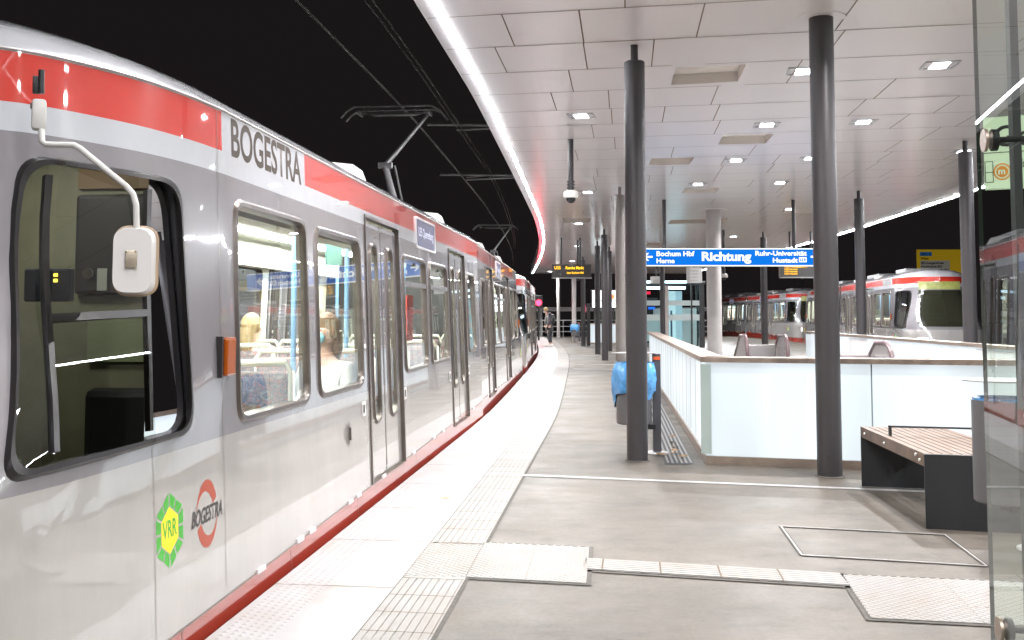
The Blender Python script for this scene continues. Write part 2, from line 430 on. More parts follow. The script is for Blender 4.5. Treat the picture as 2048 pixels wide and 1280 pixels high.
# little nubs on the edge side, near the camera
for i in range(0, 118):
    y = 3.3 + i * .05
    for j in range(6):
        c = off(y + (.025 if j % 2 else 0), .05 + j * .045)
        st.add([(c[0] - .013, c[1] - .013, .008), (c[0] + .013, c[1] - .013, .008), (c[0] + .013, c[1] + .013, .008), (c[0] - .013, c[1] + .013, .008), (c[0], c[1], .0125)], [(0, 1, 4), (1, 2, 4), (2, 3, 4), (3, 0, 4)])
# underside nosing of the platform edge
st.strip([off(y, -.001) for y in yy], [off(y, -.0005) for y in yy], .008, th=.16)
struct(st.build('edge_paving', M_EDGE))
tc_ = MB(); tc_.strip([off(y, interp(TL, y)) for y in yy], [off(y, interp(TL, y) + .345) for y in yy], .008)
ydot0, ydot1 = 5.93, 6.83
for k in range(8):
    d0 = .018 + k * .042
    for a, b in ((Y0, ydot0), (ydot1, Y1)):
        ysg = ys(a, b, .8)
        tc_.strip([off(y, interp(TL, y) + d0) for y in ysg], [off(y, interp(TL, y) + d0 + .021) for y in ysg], .0135, th=.005)
struct(tc_.build('tactile_strip', M_TACT))
jn = MB()
def across(y, d0, d1, w_, z, tilt=-.02):
    w_ = w_ * max(1, y / 9)
    a = off(y, d0); b = off(y + tilt, d1)
    jn.add([(a[0], a[1] - w_ / 2, z), (b[0], b[1] - w_ / 2, z), (b[0], b[1] + w_ / 2, z), (a[0], a[1] + w_ / 2, z)], [(0, 1, 2, 3)])
y = 4.62
while y < Y1 - 1:
    across(y, .0, .65, .009, .0095); y += 1.13
y = 4.35; kk = 0
while y < Y1 - 1:
    if not (ydot0 - .1 < y < ydot1 + .1): across(y, interp(TL, y), interp(TL, y) + .345, .009, .0142)
    y += (.62, .31, .31, .45, .6)[kk % 5]; kk += 1
for yd in (ydot0, ydot1): across(yd, .655, 1.0, .012, .0142)
# dotted pads: rectangular patches with truncated-cone dots
dots = MB(); bord = MB()
def pad(P0, ex_, ey_, nx, ny, dot=True, grid=True, border=True):
    # P0 near-left corner, ex_ vector across, ey_ vector along (full extents)
    P0, ex_, ey_ = Vector(P0), Vector(ex_), Vector(ey_)
    c = [P0, P0 + ex_, P0 + ex_ + ey_, P0 + ey_]
    dots.add([(*p, .009) for p in c], [(0, 1, 2, 3)])
    if border:
        e = ex_.normalized() * .028; g_ = ey_.normalized() * .035
        cc = [P0 - e - g_, P0 + ex_ + e - g_, P0 + ex_ + ey_ + e + g_, P0 + ey_ - e + g_]
        bord.add([(*p, .0055) for p in cc], [(0, 1, 2, 3)])
    if dot:
        for i in range(nx):
            for j in range(ny):
                if (i + j) % 2: continue
                q = P0 + ex_ * ((i + .5) / nx) + ey_ * ((j + .5) / ny)
                r = .018; vs = []
                for rr_, z in ((r, .009), (r * .6, .0135)):
                    for k in range(8): vs.append((q[0] + rr_ * math.cos(k * PI / 4), q[1] + rr_ * math.sin(k * PI / 4), z))
                dots.add(vs, [(k, (k + 1) % 8, 8 + (k + 1) % 8, 8 + k) for k in range(8)] + [tuple(range(8, 16))])
    return c
def seam(a, b, w_=.008, z=.0098):
    a, b = Vector(a), Vector(b); d = (b - a).normalized(); nn = Vector((-d[1], d[0])) * w_ / 2
    jn.add([(*(a + nn), z), (*(b + nn), z), (*(b - nn), z), (*(a - nn), z)], [(0, 1, 2, 3)])
# three tiles by the strip
pA = Vector((-.256, 5.905)); vx = Vector((.655, -.135)); vy = Vector((.080, .868))
pad(pA, vx, vy, 26, 34)
seam(pA, pA + vy); seam(pA + vx / 2, pA + vx / 2 + vy)
# patch inside the curved strip
pB = Vector(off(5.985, .655)); pad(pB, Vector(pA) - pB, vy, 13, 34, border=False); seam(pB, pB + vy); seam(pA, pA + vy)
# narrow guiding strip
gA = Vector((.405, 6.075)); gx = Vector((1.395, -.365)); gy = Vector((.03, .262))
pad(gA, gx, gy, 0, 0, dot=False)
for i in range(6):
    a = gA + gy * ((i + .2) / 6); b = a + gx
    dots.add([(*a, .0135), (*b, .0135), (*(b + gy * .135), .0135), (*(a + gy * .135), .0135), (*a, .009), (*b, .009), (*(b + gy * .135), .009), (*(a + gy * .135), .009)],
             [(0, 1, 2, 3), (4, 5, 1, 0), (2, 3, 7, 6)])
for t in (.075, .305, .535, .765): seam(gA + gx * t, gA + gx * t + gy, .009, .0142)
# second, wide dotted field going behind the glass
fA = Vector((1.715, 5.118)); fx = Vector((1.0, -.185)); fy = Vector((.125, .83))
pad(fA, fx, fy, 40, 32)
for t in (.5, .86): seam(fA + fx * t, fA + fx * t + fy)
for t in (1 / 3, 2 / 3): seam(fA + fx * .5 + fy * t, fA + fx * .62 + fy * t)
gB = fA + fx + fy * .5
pad(gB, Vector((2.2, -.5)), gy, 0, 0, dot=False)
for i in range(6):
    a = gB + gy * ((i + .2) / 6); b = a + Vector((2.2, -.5))
    dots.add([(*a, .0135), (*b, .0135), (*(b + gy * .135), .0135), (*(a + gy * .135), .0135)], [(0, 1, 2, 3)])
for yq in (12.4, 14.6, 17.2, 20.1, 23.4, 34.2):
    a = off(yq, interp(TL, yq) + .40); seam(a, (min(1.45 + .095 * (yq - 10.3), 6), yq - .35), .012, .003)
struct(bord.build('paving_border', M_GAP, fixn=False)); struct(dots.build('tactile_fields', M_TACT)); struct(jn.build('paving_joints', M_JOINT, fixn=False))
# metal strip across the platform
ms = MB()
for a, b in (((.09, 9.60), (3.42, 8.705)), ((3.42, 8.705), (9.5, 7.05))):
    ms.bar((*a, .006), (*b, .006), .03, .006)
    ms.bar((a[0], a[1] + .045, .005), (b[0], b[1] + .045, .005), .012, .006)
struct(ms.build('expansion_joint', M_STEELL))
for yq in (28.4, 37.5, 31.0):
    q = MB(); q.bar((*off(yq, 1.2), .006), (6.5 if yq < 30 else 9, yq - 1.0, .006), .09, .006); struct(q.build('expansion_joint', M_STEELL))
# inspection cover set in the floor
hc = [(1.844, 7.31), (2.854, 7.032), (2.739, 6.165), (1.749, 6.442)]
hm = MB()
for i in range(4):
    a, b = hc[i], hc[(i + 1) % 4]
    hm.bar((*a, .004), (*b, .004), .030, .004, 1)
    hm.bar((*a, .006), (*b, .006), .005, .005, 0)
o = hm.build('inspection_cover', [M_STEELL, M_GAP]); tag(o, 'metal framed rectangular cover set flush in the grey platform floor', 'floor cover')

# drainage grating beside the balustrade
dm = MB()
for k in range(6):
    x0 = -.36 + k * .045
    a = (1.886 + x0, 10.28 + .09); b = (1.886 + x0 + .095 * 16, 26.0)
    dm.bar((*a, .006), (*b, .006), .02, .008, 0)
dm.add([(1.886 - .40, 10.32, .003), (1.886 - .11, 10.32, .003), (3.41 - .11, 26.2, .003), (3.41 - .40, 26.2, .003)], [(0, 1, 2, 3)], 1)
tag(dm.build('drain_grating', [M_ALU, M_BLACK]), 'slotted metal drain grating running along the foot of the lit balustrade', 'drain grating')
M_LEAF = mat('dry_leaf', (.45, .27, .13), .7, noise=.5, nscale=30)
leafs = [(1.735, 11.3), (1.70, 11.05), (1.78, 11.6), (1.74, 10.8), (1.90, 12.6), (1.55, 10.95), (1.82, 12.0)]
for i, (lx, ly) in enumerate(leafs):
    lm = MB(); a = random.random() * 6
    vs = [(0, 0, .018)]
    for k in range(9):
        t = k / 9 * 2 * PI; r = .045 * (1 + .35 * math.cos(2 * t) + .2 * random.random())
        vs.append((r * math.cos(t + a), r * math.sin(t + a), .012 + .018 * random.random()))
    lm.add(vs, [(0, k + 1, (k + 1) % 9 + 1) for k in range(9)])
    tag(lm.build('dry_leaf', M_LEAF, M=Matrix.Translation((lx, ly, 0))), 'curled dry brown leaf lying on the drain grating by the lit balustrade', 'leaf', 'dry leaves along the drain')
lm = MB().add([(0, -.012, .012), (.035, -.02, .016), (.075, -.004, .012), (.07, .014, .014), (.03, .016, .018)], [(0, 1, 2, 3, 4)])
tag(lm.build('dry_leaf', mat('orange_leaf', (.75, .25, .04), .6), M=Matrix.Translation((-.56, 8.38, 0))), 'single orange leaf lying on the white platform edge paving', 'leaf')

# ------------------------------------------------------------------ canopy
can = thing('canopy', 'large curved white panelled platform canopy with a light line round its edge', 'canopy', (0, 0, 0))
yy = ys(-7.5, 69.7, 1.0)
Lc = [(interp(COUT, y), y) for y in yy]; Rc = [(interp(CRIGHT, y) + .12, y) for y in yy]
outer = Lc + Rc[::-1]
recs = [[(1.826, 11.535), (2.575, 11.395), (2.668, 12.238), (1.905, 12.427)], [(3.238, 15.93), (3.989, 15.841), (4.074, 16.728), (3.33, 16.828)],
        [(2.457, 18.349), (3.185, 18.232), (3.241, 19.088), (2.508, 19.152)], [(3.769, 22.744), (4.514, 22.654), (4.59, 23.493), (3.829, 23.59)],
        [(1.371, 29.872), (2.259, 29.717), (2.312, 31.003), (1.505, 31.171)], [(4.6, 30.2), (6.2, 29.9), (6.3, 31.4), (4.7, 31.7)], [(7.2, 27.2), (8.2, 27.0), (8.3, 28.2), (7.3, 28.4)], [(4.2, 40.2), (5.8, 39.9), (5.9, 42), (4.3, 42.2)]]
v, f = fill2d(outer, recs)
cm = MB().add([(*p, CZ) for p in v], f)
cm.build('ceiling', M_CEIL, can)
n = len(outer)
cm = MB().add([(*p, CZ) for p in outer] + [(*p, CZ + .10) for p in outer], [(i, (i + 1) % n, n + (i + 1) % n, n + i) for i in range(n)])
v2, f2 = fill2d(outer, []); cm.add([(*p, CZ + .38) for p in v2], f2)
inn = [(p[0] + (.5 if i < len(Lc) else -.5), p[1]) for i, p in enumerate(outer)]
cm.add([(*p, CZ + .10) for p in outer] + [(*p, CZ + .38) for p in inn], [(i, (i + 1) % n, n + (i + 1) % n, n + i) for i in range(n)])
cm.build('roof', mat('roof_metal', (.22, .2, .2), .6), can)
M_REC = mat('recess_lining', (.78, .74, .70), .6)
for r in recs:
    rm = MB().add([(*p, CZ) for p in r] + [(*p, CZ + .12) for p in r], [(i, (i + 1) % 4, 4 + (i + 1) % 4, 4 + i) for i in range(4)] + [(4, 5, 6, 7)])
    rm.build('ceiling_recess', M_REC, can)
def ledline(tab, o1, o2, name, m=None):
    m_ = MB(); yy_ = ys(-7.5, 69.5, .8)
    m_.strip([(interp(tab, y) + o2, y) for y in yy_], [(interp(tab, y) + o1, y) for y in yy_], CZ - .006)
    for o_ in (o1, o2):
        L_ = [(interp(tab, y) + o_, y) for y in yy_]; n_ = len(L_)
        m_.add([(*p, CZ - .0005) for p in L_] + [(*p, CZ - .004) for p in L_], [(i, i + 1, n_ + i + 1, n_ + i) for i in range(n_ - 1)])
    m_.build(name, m or M_LED, can, fixn=False)
ledline(COUT, .150, .188, 'light_line'); M_LEDR = emis('cove_led_right', (.93, .96, 1), LED_L * 2.7)
ledline(CRIGHT, -.05, .0, 'light_line', M_LEDR)
# panel joints
cj = MB(); SL = -.19; random.seed(11)
def clampx(x, y): return interp(COUT, y) + .25, interp(CRIGHT, y) - .1
def joint(a, b, w_=.016):
    a, b = Vector(a), Vector(b); d = (b - a).normalized(); nn = Vector((-d[1], d[0])) * w_ / 2
    cj.add([(*(a + nn), CZ - .003), (*(b + nn), CZ - .003), (*(b - nn), CZ - .003), (*(a - nn), CZ - .003)], [(0, 1, 2, 3)])
c = 10.60 - 1.165 * 12
rows = []
while c < 72:
    rows.append(c); c += 1.165
def lim(cc):   # x range of the row line y = cc + SL*x inside the canopy
    xl = xr = None; x = -4.0
    while x < 13:
        y = cc + SL * x
        inside = -7.4 < y < 69.5 and interp(COUT, y) + .015 < x < interp(CRIGHT, y) + .1
        if inside and xl is None: xl = x
        if inside: xr = x
        x += .02
    return xl, xr
rl = [lim(c) for c in rows]
def in_rec(x, y):
    for r in recs:
        if min(p[0] for p in r) - .08 < x < max(p[0] for p in r) + .08 and min(p[1] for p in r) - .03 < y < max(p[1] for p in r) + .03: return True
    return False
for c, (xl, xr) in zip(rows, rl):
    if xl is None: continue
    # split where a recess is crossed
    x = xl; s0 = xl
    while x < xr:
        if in_rec(x, c + SL * x):
            if x - s0 > .05: joint((s0, c + SL * s0), (x, c + SL * x))
            while x < xr and in_rec(x, c + SL * x): x += .05
            s0 = x
        x += .05
    joint((s0, c + SL * s0), (xr, c + SL * xr))
    x = xl + random.uniform(.5, 2.2)
    while x < xr - .3:
        ya = c + SL * x; b = (x + .125, ya + 1.165 - .01)
        if b[1] < 69 and b[0] > interp(COUT, b[1]) + .1 and not in_rec(x, ya + .2) and not in_rec(x, ya + .6) and not in_rec(x + .1, ya + 1.0): joint((x, ya), b, .013)
        x += random.choice((.7, .9, 1.3, 1.8, 2.5, 2.9, 1.1))
cj.build('panel_joints', M_CJ, can, fixn=False)

# ceiling lights
LG = 'square lights recessed in the canopy ceiling'
lights = [(.953, 14.355, .27, 'brightest small square ceiling light left of the nearest dark column'), (1.692, 23.397, .27, 'small square ceiling light beyond the brightest one, right of the dome camera pole'),
 (4.709, 11.395, .27, 'rectangular ceiling light nearest the glass screen at the right'), (3.689, 15.042, .27, 'ceiling light between the two nearest columns, just above the second ceiling recess'),
 (5.006, 14.806, .27, 'ceiling light right of the second dark column, second nearest to the glass screen'), (3.983, 18.529, .27, 'ceiling light right of the third ceiling recess'),
 (5.575, 21.706, .27, 'small ceiling light left of the second dark column, above its middle'), (3.913, 21.957, .27, 'ceiling light just in front of the fourth ceiling recess'),
 (7.228, 27.178, .3, 'ceiling light beside the thin rod that carries the right end of the blue sign'), (3.291, 11.679, .27, 'ceiling light half hidden by the left side of the second dark column'),
 (7.777, 36.763, .3, 'far ceiling light above the word in the middle of the blue sign'), (2.616, 41.85, .3, 'far ceiling light just above the left departure display'),
 (5.24, 18.29, .27, 'ceiling light nearly hidden by the second dark column'), (3.062, 53.525, .32, 'far ceiling light behind the left departure display'), (2.408, 66.489, .34, 'farthest ceiling light by the end of the light line'),
 (2.0, 31.5, .3, 'far ceiling light above the group of thin columns'), (6.6, 47, .3, 'far ceiling light above the glass lift house'),
 (3.4, 8.0, .27, None), (.5, 6.8, .27, None), (4.7, 4.6, .27, None), (.9, .6, .27, None), (3.6, 1.0, .27, None), (6.6, 8.5, .27, None), (7.6, 17.5, .27, None), (.3, -4, .27, None), (4.0, -4, .27, None)]
fr = MB()
fix_me = None
for lx, ly, sz, lab in lights:
    if fix_me is None:
        a = MB(); h_ = .5
        for s_ in (0, 1, 2, 3):
            aa = s_ * PI / 2; cx_, cy_ = math.cos(aa) * .46, math.sin(aa) * .46
            a.box((cx_, cy_, -.006), (.08, 1.0, .012) if s_ % 2 == 0 else (.84, .08, .012))
        a.box((.26, 0, -.002), (.02, .84, .006)); a.box((-.26, 0, -.002), (.02, .84, .006))
        fix_me = a.mesh('ceiling_light_frame', mat('light_frame', (.5, .5, .52), .3, .5))
        lens_me = MB().add([(-.25, -.4, -.004), (.25, -.4, -.004), (.25, .4, -.004), (-.25, .4, -.004)], [(3, 2, 1, 0)]).mesh('lens', M_FIX, fixn=False)
    t = thing('ceiling_light', lab or 'square ceiling light nearest above the camera', 'ceiling light', (lx, ly, CZ - .002), -.19, LG)
    sc = Matrix.Diagonal((sz * 1.35, sz * 1.35, 1, 1))
    fo = link('frame', fix_me, t, sc); lo = link('lens', lens_me, t, sc)
    lamp = bpy.data.lights.new('downlight', 'AREA'); lamp.shape = 'SQUARE'; lamp.size = sz * .6; lamp.energy = DOWN_W * (1.5 if ly > 25 else 1); lamp.color = (1, .985, .975); lamp.spread = math.radians(150)
    l = bpy.data.objects.new('downlight', lamp); COL.objects.link(l); l.parent = t; l.location = (0, 0, -.02)

# ------------------------------------------------------------------ columns
def column(x, y, r, m, label, neck=True, top=CZ, group=None, rivet=False):
    t = thing('column', label, 'column', (x, y, 0), 0, group)
    a = MB()
    if neck:
        a.lathe((0, 0, 0), [(0, top - .17), (r * .9, top - .17), (r, top - .18), (r, .012), (0, .012)], 40)
    else: a.lathe((0, 0, 0), [(r, top), (r, .012)], 40)
    a.build('shaft', m, t, smooth=True)
    if neck: MB().cyl((0, 0), r * .36, top - .171, top - .001, 20).build('neck', m, t, smooth=True)
    else: MB().lathe((0, 0, 0), [(r, top - .008), (r * 2.0, top - .008), (r * 2.0, top - .001)], 48).build('ceiling_collar', M_CEIL, t)
    b = MB().lathe((0, 0, 0), [(0, .011), (r * 1.12, .011), (r * 1.2, .003)], 40); b.build('base_ring', M_GAP, t)
    if rivet: MB().tube([(-r * .35, -r * .93, .2), (-r * .37, -r * 1.0, .2)], .012, 12).build('plug', M_DARK, t)
    return t
CG = 'slim round canopy columns'
column(1.249, 10.57, .105, M_COL, 'nearest dark grey column in front of the bin with the blue bag', rivet=False, group=CG)
column(2.861, 9.565, .110, M_COL, 'dark grey column reaching the ceiling with a round collar, beside the wooden bench', neck=False, group=CG, rivet=True)
column(2.32, 22.5, .107, mat('pale_column', (.17, .15, .14), .4, .2), 'lighter grey column directly behind the nearest column', group=CG)
column(2.97, 33.7, .107, M_COL, 'tallest of the thin far columns left of the nearest column', group=CG)
column(3.19, 39.2, .105, M_COL, 'far column just right of the left departure display', group=CG)
column(3.92, 42.3, .105, M_COL, 'far column squeezed between two others left of the nearest column', group=CG)
column(3.34, 49.4, .105, M_COL, 'far column behind the right end of the left departure display', group=CG)
column(3.36, 57, .12, M_COLL, 'far pale column with a bin and a blue bag at its foot', neck=False, group=CG)
column(2.95, 67, .105, M_COLL, 'farthest pale column behind the standing person', neck=False, group=CG)
column(5.27, 27.4, .19, M_COLL, 'thick pale concrete column behind the left half of the blue sign', neck=False)
column(7.7, 23.2, .107, M_COL, 'dark grey column in front of the right hand tram, left of the yellow road sign', group=CG)
column(7.18, 16.5, .107, M_COL, 'dark grey column beside the edge of the glass screen', group=CG)
column(8.35, 34.8, .107, M_COL, 'dark grey column behind the word in the middle of the blue sign', group=CG)
column(6.3, 44, .107, M_COL, 'far dark column left of the thick pale column', group=CG)
column(4.7, 52, .107, M_COL, 'far dark column seen above the left arrow of the blue sign', group=CG)

# ------------------------------------------------------------------ lit balustrade round the stairwell
bal = thing('balustrade', 'low balustrade of backlit frosted glass panels with a metal coping round the stairwell', 'balustrade', (0, 0, 0))
BH = 1.04
def bal_run(A, B, n_, side, parent, posts=True, cop_w=.24, z0=.0, seam_w=.012):
    # side = +1 : inside of the stairwell lies to the left of A->B
    A, B = Vector(A), Vector(B); d = (B - A).normalized(); nrm = Vector((-d[1], d[0])) * side
    L_ = (B - A).length
    def P3(t, o_, z): q = A + d * t + nrm * o_; return (q[0], q[1], z)
    for i in range(n_):
        t0, t1 = L_ * i / n_ + seam_w / 2, L_ * (i + 1) / n_ - seam_w / 2
        vs = [P3(t0, .02, .085), P3(t1, .02, .085), P3(t1, .02, BH - .05), P3(t0, .02, BH - .05), P3(t0, .03, .085), P3(t1, .03, .085), P3(t1, .03, BH - .05), P3(t0, .03, BH - .05)]
        MB().add(vs, [(0, 1, 2, 3), (7, 6, 5, 4), (0, 4, 5, 1), (1, 5, 6, 2), (2, 6, 7, 3), (3, 7, 4, 0)]).build('lit_panel', M_FROST, parent)
    for i in range(1, n_):
        t0 = L_ * i / n_; MB().bar(P3(t0, .024, .115), P3(t0, .024, BH - .05), .012, .012).build('panel_joint', mat('panel_joint', (.16, .20, .22), .4), parent)
    k = MB(); k.bar(P3(0, .03, .055), P3(L_, .03, .055), .06, .055); k.bar(P3(0, .012, .014), P3(L_, .012, .014), .03, .022); k.build('base_rail', M_STEEL, parent)
    k = MB(); k.bar(P3(-.03 * 0, cop_w / 2 - .04, BH - .025), P3(L_, cop_w / 2 - .04, BH - .025), cop_w, .05); k.build('coping', M_STEEL, parent)
    for i in range(n_):
        t0, t1 = L_ * i / n_ + seam_w, L_ * (i + 1) / n_ - seam_w
        k = MB(); k.bar(P3(t0, .16, .50), P3(t1, .16, .50), .015, .94); k.build('inner_panel', M_FROST if i % 5 != 3 else mat('inner_cladding', (.55, .55, .56), .3), parent)
cA, cB, cC, cD = (1.886, 10.325), (6.36, 9.12), (7.64, 26.8), (3.41, 26.3)
bal_run(cA, cB, 3, 1, bal)
bal_run(cD, cA, 22, 1, bal)
bal_run(cB, cC, 12, 1, bal)
pc = MB(); pc.box((cA[0] + .012, cA[1] + .012, .54), (.10, .10, .86), -.26); pc.build('corner_post', mat('corner_glass', (.30, .36, .34), .15, coat=1), bal)
bal2 = thing('balustrade', 'far backlit balustrade seen low between the thin columns', 'balustrade', (0, 0, 0))
bal_run((3.85, 52.5), (8.3, 50.5), 9, 1, bal2, seam_w=.03)

# escalators inside the stairwell
M_ESC = mat('escalator_skin', (.40, .37, .37), .25, .7)
M_HAND = mat('handrail_rubber', (.09, .055, .06), .3)
def escalator(x, y, label):
    t = thing('escalator', label, 'escalator', (x, y, -.02), -.06)
    for sx in (-.46, .46):
        a = MB(); prof = []
        for k in range(13):
            th = PI / 2 - PI * k / 12
            prof.append((-1.1 - .0 + 0, 0))
        pts = [(-4.6, .12), (-1.0, .96)]
        arc = [(.55 + .42 * math.cos(t_), .56 + .40 * math.sin(t_)) for t_ in [PI / 2 - PI * k / 10 for k in range(11)]]
        loop = [(-2.3, -.6), (-2.3, -.42), (.05, .96)] + arc + [(.45, .16), (-.6, .0)]
        n_ = len(loop)
        vs = [(sx - .02, -q[0], q[1]) for q in loop] + [(sx + .02, -q[0], q[1]) for q in loop]
        a.add(vs, [tuple(range(n_)), tuple(range(n_, 2 * n_))[::-1]] + [(i, (i + 1) % n_, n_ + (i + 1) % n_, n_ + i) for i in range(n_)])
        a.build('side_panel', M_ESC, t)
        h = MB().tube([(sx, 2.3, -.39), (sx, -.02, .98)] + [(sx, -q[0] - .02, q[1] + .03) for q in arc[:9]], .045, 10); h.build('handrail', M_HAND, t, smooth=True)
    s_ = MB()
    for k in range(7): s_.box((0, -.3 + k * .36 + .9, -.1 - k * .2), (.84, .34, .10))
    s_.box((0, -.3, .0), (.84, 1.5, .05)); s_.build('steps', mat('step_metal', (.22, .21, .21), .5, .6), t)
    s_ = MB().box((0, .2, .45), (.8, .05, .62), bev=.02); s_.build('end_plate', M_ESC, t)
escalator(5.93, 25.2, 'left escalator with two dark handrails rising behind the lit balustrade')
escalator(5.95, 18.6, 'right escalator half hidden by the second dark column')

# ------------------------------------------------------------------ bench
bn = thing('bench', 'wooden slatted bench on two black steel side plates beside the column', 'bench', (0, 0, 0))
b0 = Vector((2.818, 7.262)); bd = Vector((.148, 1.78)); bw = Vector((.675, -.185))
rzb = math.atan2(-bw[1] * -1, bw[0]) if False else math.atan2(bw[1], bw[0])
for lbl, q, (za, zb) in (('side_plate', b0 + bw / 2 + bd * .0, (0, .502)), ('side_plate', b0 + bw / 2 + bd * .985, (.004, .43))):
    k = MB().box((q[0], q[1], (za + zb) / 2), (bw.length, .028, zb - za), rzb, bev=.003); k.build('side_plate', M_BLACK, bn)
ns = 11
for i in range(ns):
    q = b0 + bw * ((i + .5) / ns)
    first = i == 0
    k = MB()
    a = q + bd * .012; b = q + bd * 1.0
    wd = bw.length / ns - .012
    zc, hh = (.458, .088) if i in (0, ns - 1) else (.480, .044)
    k.bar((a[0], a[1], zc), (b[0], b[1], zc), wd if not first else wd, hh); k.build('slat', M_WOOD, bn)
k = MB()
for t_ in (.30, .72):
    q = b0 + bd * t_; k.bar((*(q + bw * .03), .43), (*(q + bw * .97), .43), .04, .03)
k.build('under_frame', M_BLACK, bn)
for t_, zz in ((.05, .45), (.10, .475), (.56, .455), (.9, .46)):
    q = b0 + bd * t_ - Vector((.004, 0)); MB().tube([(q[0] + .004, q[1], zz), (q[0] - .006, q[1], zz)], .011, 12).build('screw_cap', M_STEELL, bn)
q = b0 + bd * .62
k = MB().bar((*(q + bw * .10), .5), (*(q + bw * .10), .57), .02, .02); k.bar((*(q + bw * .08), .575), (*(q + bw * 1.0), .575), .03, .014); k.bar((*(q + bw * .98), .5), (*(q + bw * .98), .57), .02, .02)
k.build('armrest', M_BLACK, bn)

# ------------------------------------------------------------------ litter bins
def bin_(x, y, rz, label, bag=True, bagk=1.0, sticker=True):
    t = thing('litter_bin', label, 'bin', (x, y, 0), rz, 'cylindrical litter bins on posts')
    MB().lathe((.24, .02, 0), [(0, .017), (.115, .017), (.12, .009), (.12, .002)], 32).build('foot_plate', M_STEELL, t)
    MB().box((.24, .02, .53), (.085, .06, 1.02), 0, bev=.004).build('post', M_BIN if not bag else mat('bin_post', (.10, .10, .115), .4, .3), t)
    if sticker: MB().box((.24, -.012, .995), (.07, .004, .035)).build('orange_sticker', mat('orange_sticker', (.9, .13, .03), .5), t)
    MB().lathe((0, 0, 0), [(0, 1.045), (.235, 1.045), (.235, 1.053), (0, 1.053)], 36).build('lid', mat('bin_lid', (.30, .29, .29), .4, .4), t)
    MB().bar((0, 0, .28), (.22, .01, .28), .1, .05).build('bracket', M_BLACK, t)
    MB().lathe((0, 0, 0), [(.0, .31), (.175, .31), (.185, .32), (.185, .93), (.175, .93), (.175, .36), (0, .36)], 40).build('drum', M_BIN, t, smooth=True)
    if bag:
        n_ = 84; prof = [(.165, .93), (.187, .955), (.20, .94), (.222, .87), (.232, .78), (.228, .68), (.21, .60), (.205, .585)]
        vs = []
        for i, (r, z) in enumerate(prof):
            for k_ in range(n_):
                a = 2 * PI * k_ / n_
                rr_ = r + (.008 * math.sin(7 * a + i) + .006 * math.sin(17 * a + i * 1.7) + random.uniform(-.004, .004)) * min(1, i / 2)
                zz = z - (.0 if i < 5 else (.06 * math.sin(a * 2 + 2.4) + .02 * math.sin(5 * a)) * (i - 4) / 2 - .06 * (math.cos(a) > .1) * (i - 4) / 3 * -1 * 0)
                if i >= 6 and math.cos(a) > 0: zz += .10 * math.cos(a)
                vs.append((rr_ * math.cos(a), rr_ * math.sin(a), zz))
        MB().add(vs, [(i * n_ + k_, i * n_ + (k_ + 1) % n_, (i + 1) * n_ + (k_ + 1) % n_, (i + 1) * n_ + k_) for i in range(len(prof) - 1) for k_ in range(n_)]).build('bag', M_BAG, t, smooth=True)
    else:
        MB().lathe((0, 0, 0), [(.165, .93), (.178, .945), (.170, .9)], 30).build('bag', M_BAG, t, smooth=True)
    return t
bin_(1.285, 11.15, -.05, 'grey litter bin with a blue bag hanging over it, behind the nearest dark column')
bin_(3.02, 6.50, .3, 'plain grey litter bin in front of the wooden bench by the glass screen', bag=False, sticker=False)
bin_(3.35, 56.3, 0, 'small far litter bin with a blue bag at the foot of the pale column')
bin_(2.25, 66, 0, 'dark low box standing by the far end railing', bag=False, sticker=False)['category'] = 'bin'

# ------------------------------------------------------------------ glass screen on the right
gs = thing('glass_screen', 'tall glass screen with round fittings closing the view at the right', 'glass screen', (0, 0, 0))
ge = Vector((1.365, 3.06)); gd = Vector((.152, .988))
def GP(t_, z, o_=0): q = ge - gd * t_ + Vector((gd[1], -gd[0])) * o_; return (q[0], q[1], z)
vs = [GP(0, .02), GP(1.9, .02), GP(1.9, 3.9), GP(0, 3.9), GP(0, .02, .012), GP(1.9, .02, .012), GP(1.9, 3.9, .012), GP(0, 3.9, .012)]
MB().add(vs, [(0, 1, 2, 3)], 0).add(vs, [(0, 3, 7, 4)], 1).build('pane', [M_PANEGL, mat('glass_edge', (.05, .065, .055), .2)], gs, fixn=False)
for zz in (1.946, .585):
    k = MB(); c0 = GP(.10, zz, -.002)
    def disc(o1, o2, r): return k.tube([GP(.10, zz, o1), GP(.10, zz, o2)], r, 28)
    disc(-.009, -.001, .033); k.build('round_fitting', M_STEEL, gs, smooth=True); k = MB(); disc(.013, .028, .031); k.build('rubber_washer', M_BLACK, gs, smooth=True)
    k = MB(); k.tube([GP(.10, zz, .03), GP(.12, zz, .15)], .009, 12); k.build('fitting_arm', M_BLACK, gs)
MB().box((1.605, 3.32, 2.0), (.026, .03, 4.0)).build('post', M_BLACK, gs)

# green map board behind the screen
sb = thing('station_board', 'pale green lit station board with black lettering behind the glass screen', 'sign', (0, 0, 0))
bo = Vector((3.42, 7.55, 2.36)); bdv = Vector((.90, -.43, 0)).normalized(); 
M_BOARD = mat('board_green', (.50, .60, .44), .5, emit=.28, ecol=(.62, .75, .55))
M_BTXT = mat('board_text', (.03, .03, .03), .6)
fmB = frame_M(bo, bdv, (0, 0, 1)) @ Matrix.Diagonal((.78, .72, 1, 1))
k = MB().add([(0, 0, 0), (2.6, 0, 0), (2.6, .72, 0), (0, .72, 0), (0, 0, -.1), (2.6, 0, -.1), (2.6, .72, -.1), (0, .72, -.1)], [(0, 1, 2, 3), (7, 6, 5, 4), (0, 4, 5, 1), (1, 5, 6, 2), (2, 6, 7, 3), (3, 7, 4, 0)])
k.build('panel', M_BOARD, sb, M=fmB)
def btext(s_, x, y, size, ext=0, xs=.9): link('lettering', text_mesh(s_, size, M_BTXT, xs, .004), sb, fmB @ Matrix.Translation((x, y, .003)))
